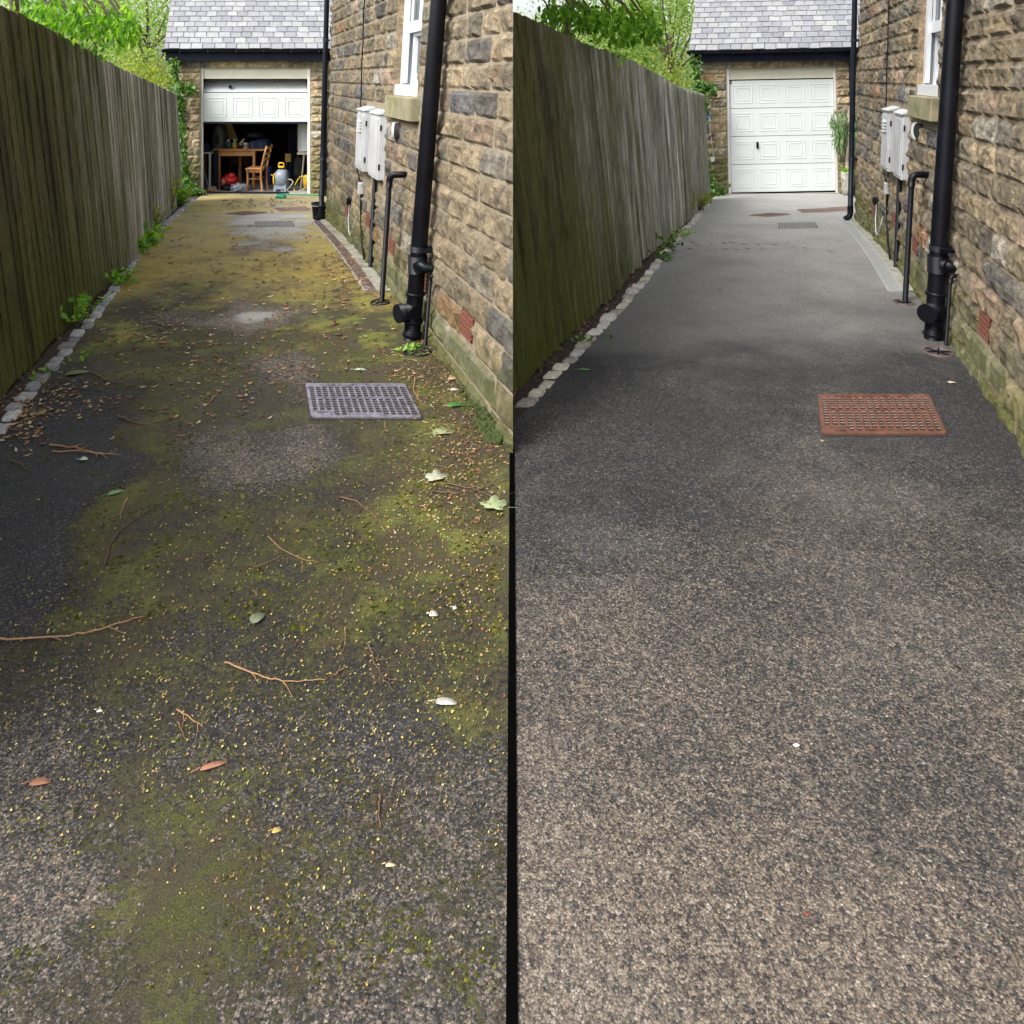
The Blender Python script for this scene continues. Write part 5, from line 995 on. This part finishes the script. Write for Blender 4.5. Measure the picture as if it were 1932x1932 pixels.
def leaf(label, px, py, L, wd, ang, c, name='fallen_leaf', lobes=0, grp='larger fallen leaves on the mossy drive', dz=.006):
    b = GP(px, py, dz); m_ = MB(); m_.smooth = True; n = 20; rim = []
    for i in range(n):
        a = 2 * math.pi * i / n; rr = (1 - .0 * a); 
        if lobes: rr = .62 + .38 * abs(math.cos(a * lobes / 2)) ** .7 + (.12 if i == 0 else 0)
        x, y = math.cos(a) * L / 2 * rr, math.sin(a) * wd / 2 * rr * (1 if lobes else (1 - .35 * math.cos(a)))
        z = .001 + wd * .16 * (abs(y) / (wd / 2)) ** 1.5 + random.uniform(0, .03) * wd
        ca, sa = math.cos(ang), math.sin(ang); rim.append((b.x + x * ca - y * sa, b.y + x * sa + y * ca, b.z + z))
    m_.col = c; m_.add([(b.x, b.y, b.z + .002)] + rim + [(x, y, z - .0012) for x, y, z in rim] + [(b.x, b.y, b.z + .0008)], [(0, 1 + i, 1 + (i + 1) % n) for i in range(n)] + [(2 * n + 1, n + 1 + (i + 1) % n, n + 1 + i) for i in range(n)] + [(1 + i, n + 1 + i, n + 1 + (i + 1) % n, 1 + (i + 1) % n) for i in range(n)])
    e = Vector((b.x - math.cos(ang) * L * .5, b.y - math.sin(ang) * L * .5, b.z + .006)); m_.tube([e, e - Vector((math.cos(ang + .3) * L * .35, math.sin(ang + .3) * L * .35, 0))], .0011, 4)
    tag(m_.build(name, M['litter']), label, 'leaf', grp)
GR = (.10, .30, .05)
for a in [('pale green leaf with a point, below the grey cover by the wall', 837, 817, .11, .06, .2, (.30, .34, .17)), ('bright green leaf right of the grey cover', 861, 765, .10, .05, .3, (.05, .20, .04)), ('pale grey lobed leaf on the right of the mossy drive', 823, 902, .10, .09, .4, (.42, .42, .32), 'fallen_leaf', 5), ('pale green lobed leaf cut by the middle edge', 932, 955, .11, .10, 2.8, (.32, .38, .20), 'fallen_leaf', 5),
          ('small bright green leaf in the left middle', 218, 930, .06, .03, .6, (.16, .30, .13)), ('small pale leaf in the dark tarmac patch', 158, 867, .035, .03, .2, (.55, .6, .5)), ('crumpled green leaf in the centre', 487, 1167, .05, .04, 1, (.17, .20, .12)), ('white crumpled leaf low at the right', 842, 1326, .06, .024, -.1, (.5, .48, .43)), ('round white petal in the right middle', 818, 1160, .028, .026, 0, (.62, .56, .48)), ('tiny round white petal right of the round white petal', 858, 1148, .014, .014, 0, (.75, .7, .62)),
          ('long orange brown leaf in the lower left centre', 404, 1445, .065, .016, .35, (.34, .16, .10)), ('orange twiggy leaf at the lower left edge', 76, 1477, .05, .02, .1, (.30, .14, .08)), ('yellow brown leaf on the lower middle', 522, 1568, .022, .012, .2, (.5, .36, .1)), ('cream leaf fragment low in the right middle', 737, 1633, .022, .008, 0, (.7, .5, .3)), ('white chip low in the left middle', 188, 1342, .016, .01, 0, (.8, .76, .66)),
          ('olive leaf near the cobbles at the left', 145, 705, .12, .06, .5, (.18, .2, .07)), ('pale leaf beside the near gully', 772, 660, .07, .035, .2, (.55, .52, .45)), ('twin white petals above the grey cover', 680, 698, .07, .03, 0, (.55, .6, .45)), ('pale brown leaf by the wall above the grey leaf', 855, 715, .06, .04, .4, (.5, .33, .2)), ('pale leaf on moss by the wall right of the grey cover', 858, 736, .05, .03, 0, (.6, .55, .45)),
          ('brown curled leaf on the far moss left', 632, 612, .06, .04, .5, (.22, .09, .03)), ('dark curled leaf left of the soil pipe foot', 640, 632, .05, .04, 0, (.1, .05, .03)), ('green leaf pair on the right drive below the cobbles', 1103, 698, .07, .025, 0, (.10, .26, .09), 'fallen_leaf', 0, 'leaves on the clean drive'), ('pale fallen petal on the clean drive by the right wall', 1797, 722, .04, .022, 0, (.5, .46, .32), 'fallen_leaf', 0, 'leaves on the clean drive'),
          ('tiny yellow leaf left of the rusty cover', 1552, 832, .014, .01, 0, (.6, .45, .15), 'fallen_leaf', 0, 'leaves on the clean drive'), ('white chip in the middle of the clean drive', 1504, 1407, .016, .01, .3, (.75, .68, .56), 'fallen_leaf', 0, 'leaves on the clean drive'), ('dark seed pod on the right of the clean drive', 1805, 1259, .018, .009, 2.2, (.035, .02, .01), 'fallen_leaf', 0, 'leaves on the clean drive'), ('tiny red chip low on the clean drive', 1523, 1726, .009, .006, 0, (.25, .06, .04), 'fallen_leaf', 0, 'leaves on the clean drive'),
          ('crumpled brown leaf on the middle of the clean drive', 1357, 545, .05, .025, .6, (.3, .2, .1), 'fallen_leaf', 0, 'leaves on the clean drive')]: leaf(*a)
ORD = 'first second third fourth fifth sixth seventh eighth ninth tenth eleventh twelfth thirteenth fourteenth fifteenth sixteenth seventeenth eighteenth nineteenth twentieth'.split()
for i, (x, y) in enumerate(sorted([(1269, 467), (1302, 469), (1317, 463), (1308, 457), (1345, 460), (1367, 459), (1372, 470), (1384, 458), (1391, 471), (1404, 461), (1412, 469), (1432, 462), (1442, 470), (1462, 462), (1486, 459), (1500, 466), (1520, 468), (1562, 456), (1584, 456), (1568, 474)])):
    leaf('%s from the left of the small leaves strewn across the far clean drive' % ORD[i], x, y, .05, .025, random.uniform(-.5, .5), random.choice([(.28, .23, .15), (.4, .3, .2), (.2, .16, .1)]), 'fallen_leaf', 0, 'small leaves across the clean drive')
# loose litter that nobody could count
def litter(name, label, specs, pal, dzmax=.006):
    m_ = MB()
    for (cx_, cy_, rx, ry, n, lo, hi) in specs:
        for _ in range(n):
            px_, py_ = random.gauss(cx_, rx), random.gauss(cy_, ry)
            if py_ < 376 or py_ > 2100: continue
            b = GP(px_, py_, .007)
            if b.x > -.02 and b.y < 3.6 or (b.y > 3.5 and b.y < 10.3 and b.x > WX('L', b.y) - .02) or b.x < kr('L', b.y) - .4 or (b.y > 13.9): continue
            L = random.uniform(lo, hi); wd = L * random.uniform(.3, .7); a = random.uniform(0, 6.28); ca, sa = math.cos(a), math.sin(a); t1, t2 = random.uniform(0, .35) * L, random.uniform(0, .35) * L
            c = random.choice(pal); k_ = random.uniform(.7, 1.25); m_.col = tuple(v * k_ for v in c)
            q_ = lambda x, y, z: (b.x + x * ca - y * sa, b.y + x * sa + y * ca, b.z + z)
            m_.add([q_(-L / 2, 0, t1), q_(-.1 * L, wd / 2, .002), q_(L / 2, 0, t2), q_(0, -wd / 2, .004)], [(0, 1, 2, 3)])
            if random.random() < .4: m_.add([q_(-L * .1, 0, .003), q_(L * .3, L * .5, .006), q_(L * .15, L * .55, .01), q_(-L * .1, L * .15, .004)], [(0, 1, 2, 3)])
    tag(m_.build(name, M['litter']), label, 'leaf litter', None, 'stuff')
litter('yellow_petals', 'tiny yellow petals and seeds scattered over the mossy drive', [(500, 1250, 300, 170, 1000, .0035, .010), (780, 1150, 130, 190, 800, .0035, .010), (250, 1300, 170, 120, 420, .0035, .010), (500, 1500, 330, 150, 420, .003, .008), (560, 1750, 300, 120, 160, .0025, .007), (820, 950, 80, 90, 420, .005, .013), (640, 1010, 100, 90, 200, .004, .011), (450, 1000, 200, 110, 200, .004, .011)],
       [(.50, .40, .09), (.56, .48, .14), (.50, .34, .08), (.40, .40, .10), (.45, .24, .09), (.25, .20, .08), (.35, .28, .12)])
litter('brown_leaf_litter', 'brown and orange leaf bits along the wall and moss of the mossy drive', [(880, 800, 50, 60, 900, .006, .022), (800, 690, 45, 35, 600, .008, .025), (850, 900, 60, 70, 800, .005, .018), (440, 490, 130, 45, 260, .03, .06), (560, 540, 110, 40, 140, .03, .06), (640, 480, 25, 40, 160, .03, .06), (670, 520, 20, 25, 140, .03, .05), (300, 620, 60, 18, 160, .02, .045), (500, 385, 60, 8, 120, .05, .1), (120, 750, 50, 25, 160, .015, .035), (560, 650, 150, 50, 170, .02, .04), (40, 790, 25, 30, 200, .012, .04), (900, 1080, 50, 120, 420, .005, .014), (700, 1350, 200, 200, 260, .003, .009), (400, 900, 200, 150, 240, .005, .014), (350, 720, 110, 40, 130, .018, .04), (470, 660, 120, 60, 120, .02, .04)],
       [(.20, .11, .05), (.30, .17, .07), (.13, .07, .04), (.40, .27, .10), (.07, .045, .03), (.42, .33, .2), (.22, .08, .04)])
m = MB()
for s in 'LR':
    for _ in range(420):
        y = random.uniform(2.8 if s == 'L' else 4.0, 13); x = kr(s, y) - .12 - abs(random.gauss(0, .05)); x = max(x, .01) if s == 'R' else x
        L = random.uniform(.015, .04); a = random.uniform(0, 6.28); m.col = random.choice([(.16, .07, .04), (.1, .05, .03), (.3, .12, .06), (.05, .035, .03)]); z = gz(y) + .012
        m.add([(x, y, z), (x + L * math.cos(a), y + L * math.sin(a), z + .01), (x + L * math.cos(a + .6), y + L * math.sin(a + .6), z + .014)], [(0, 1, 2)])
tag(m.build('verge_litter', M['litter']), 'dead leaves lying on the soil between cobbles and fences', 'leaf litter', None, 'stuff')
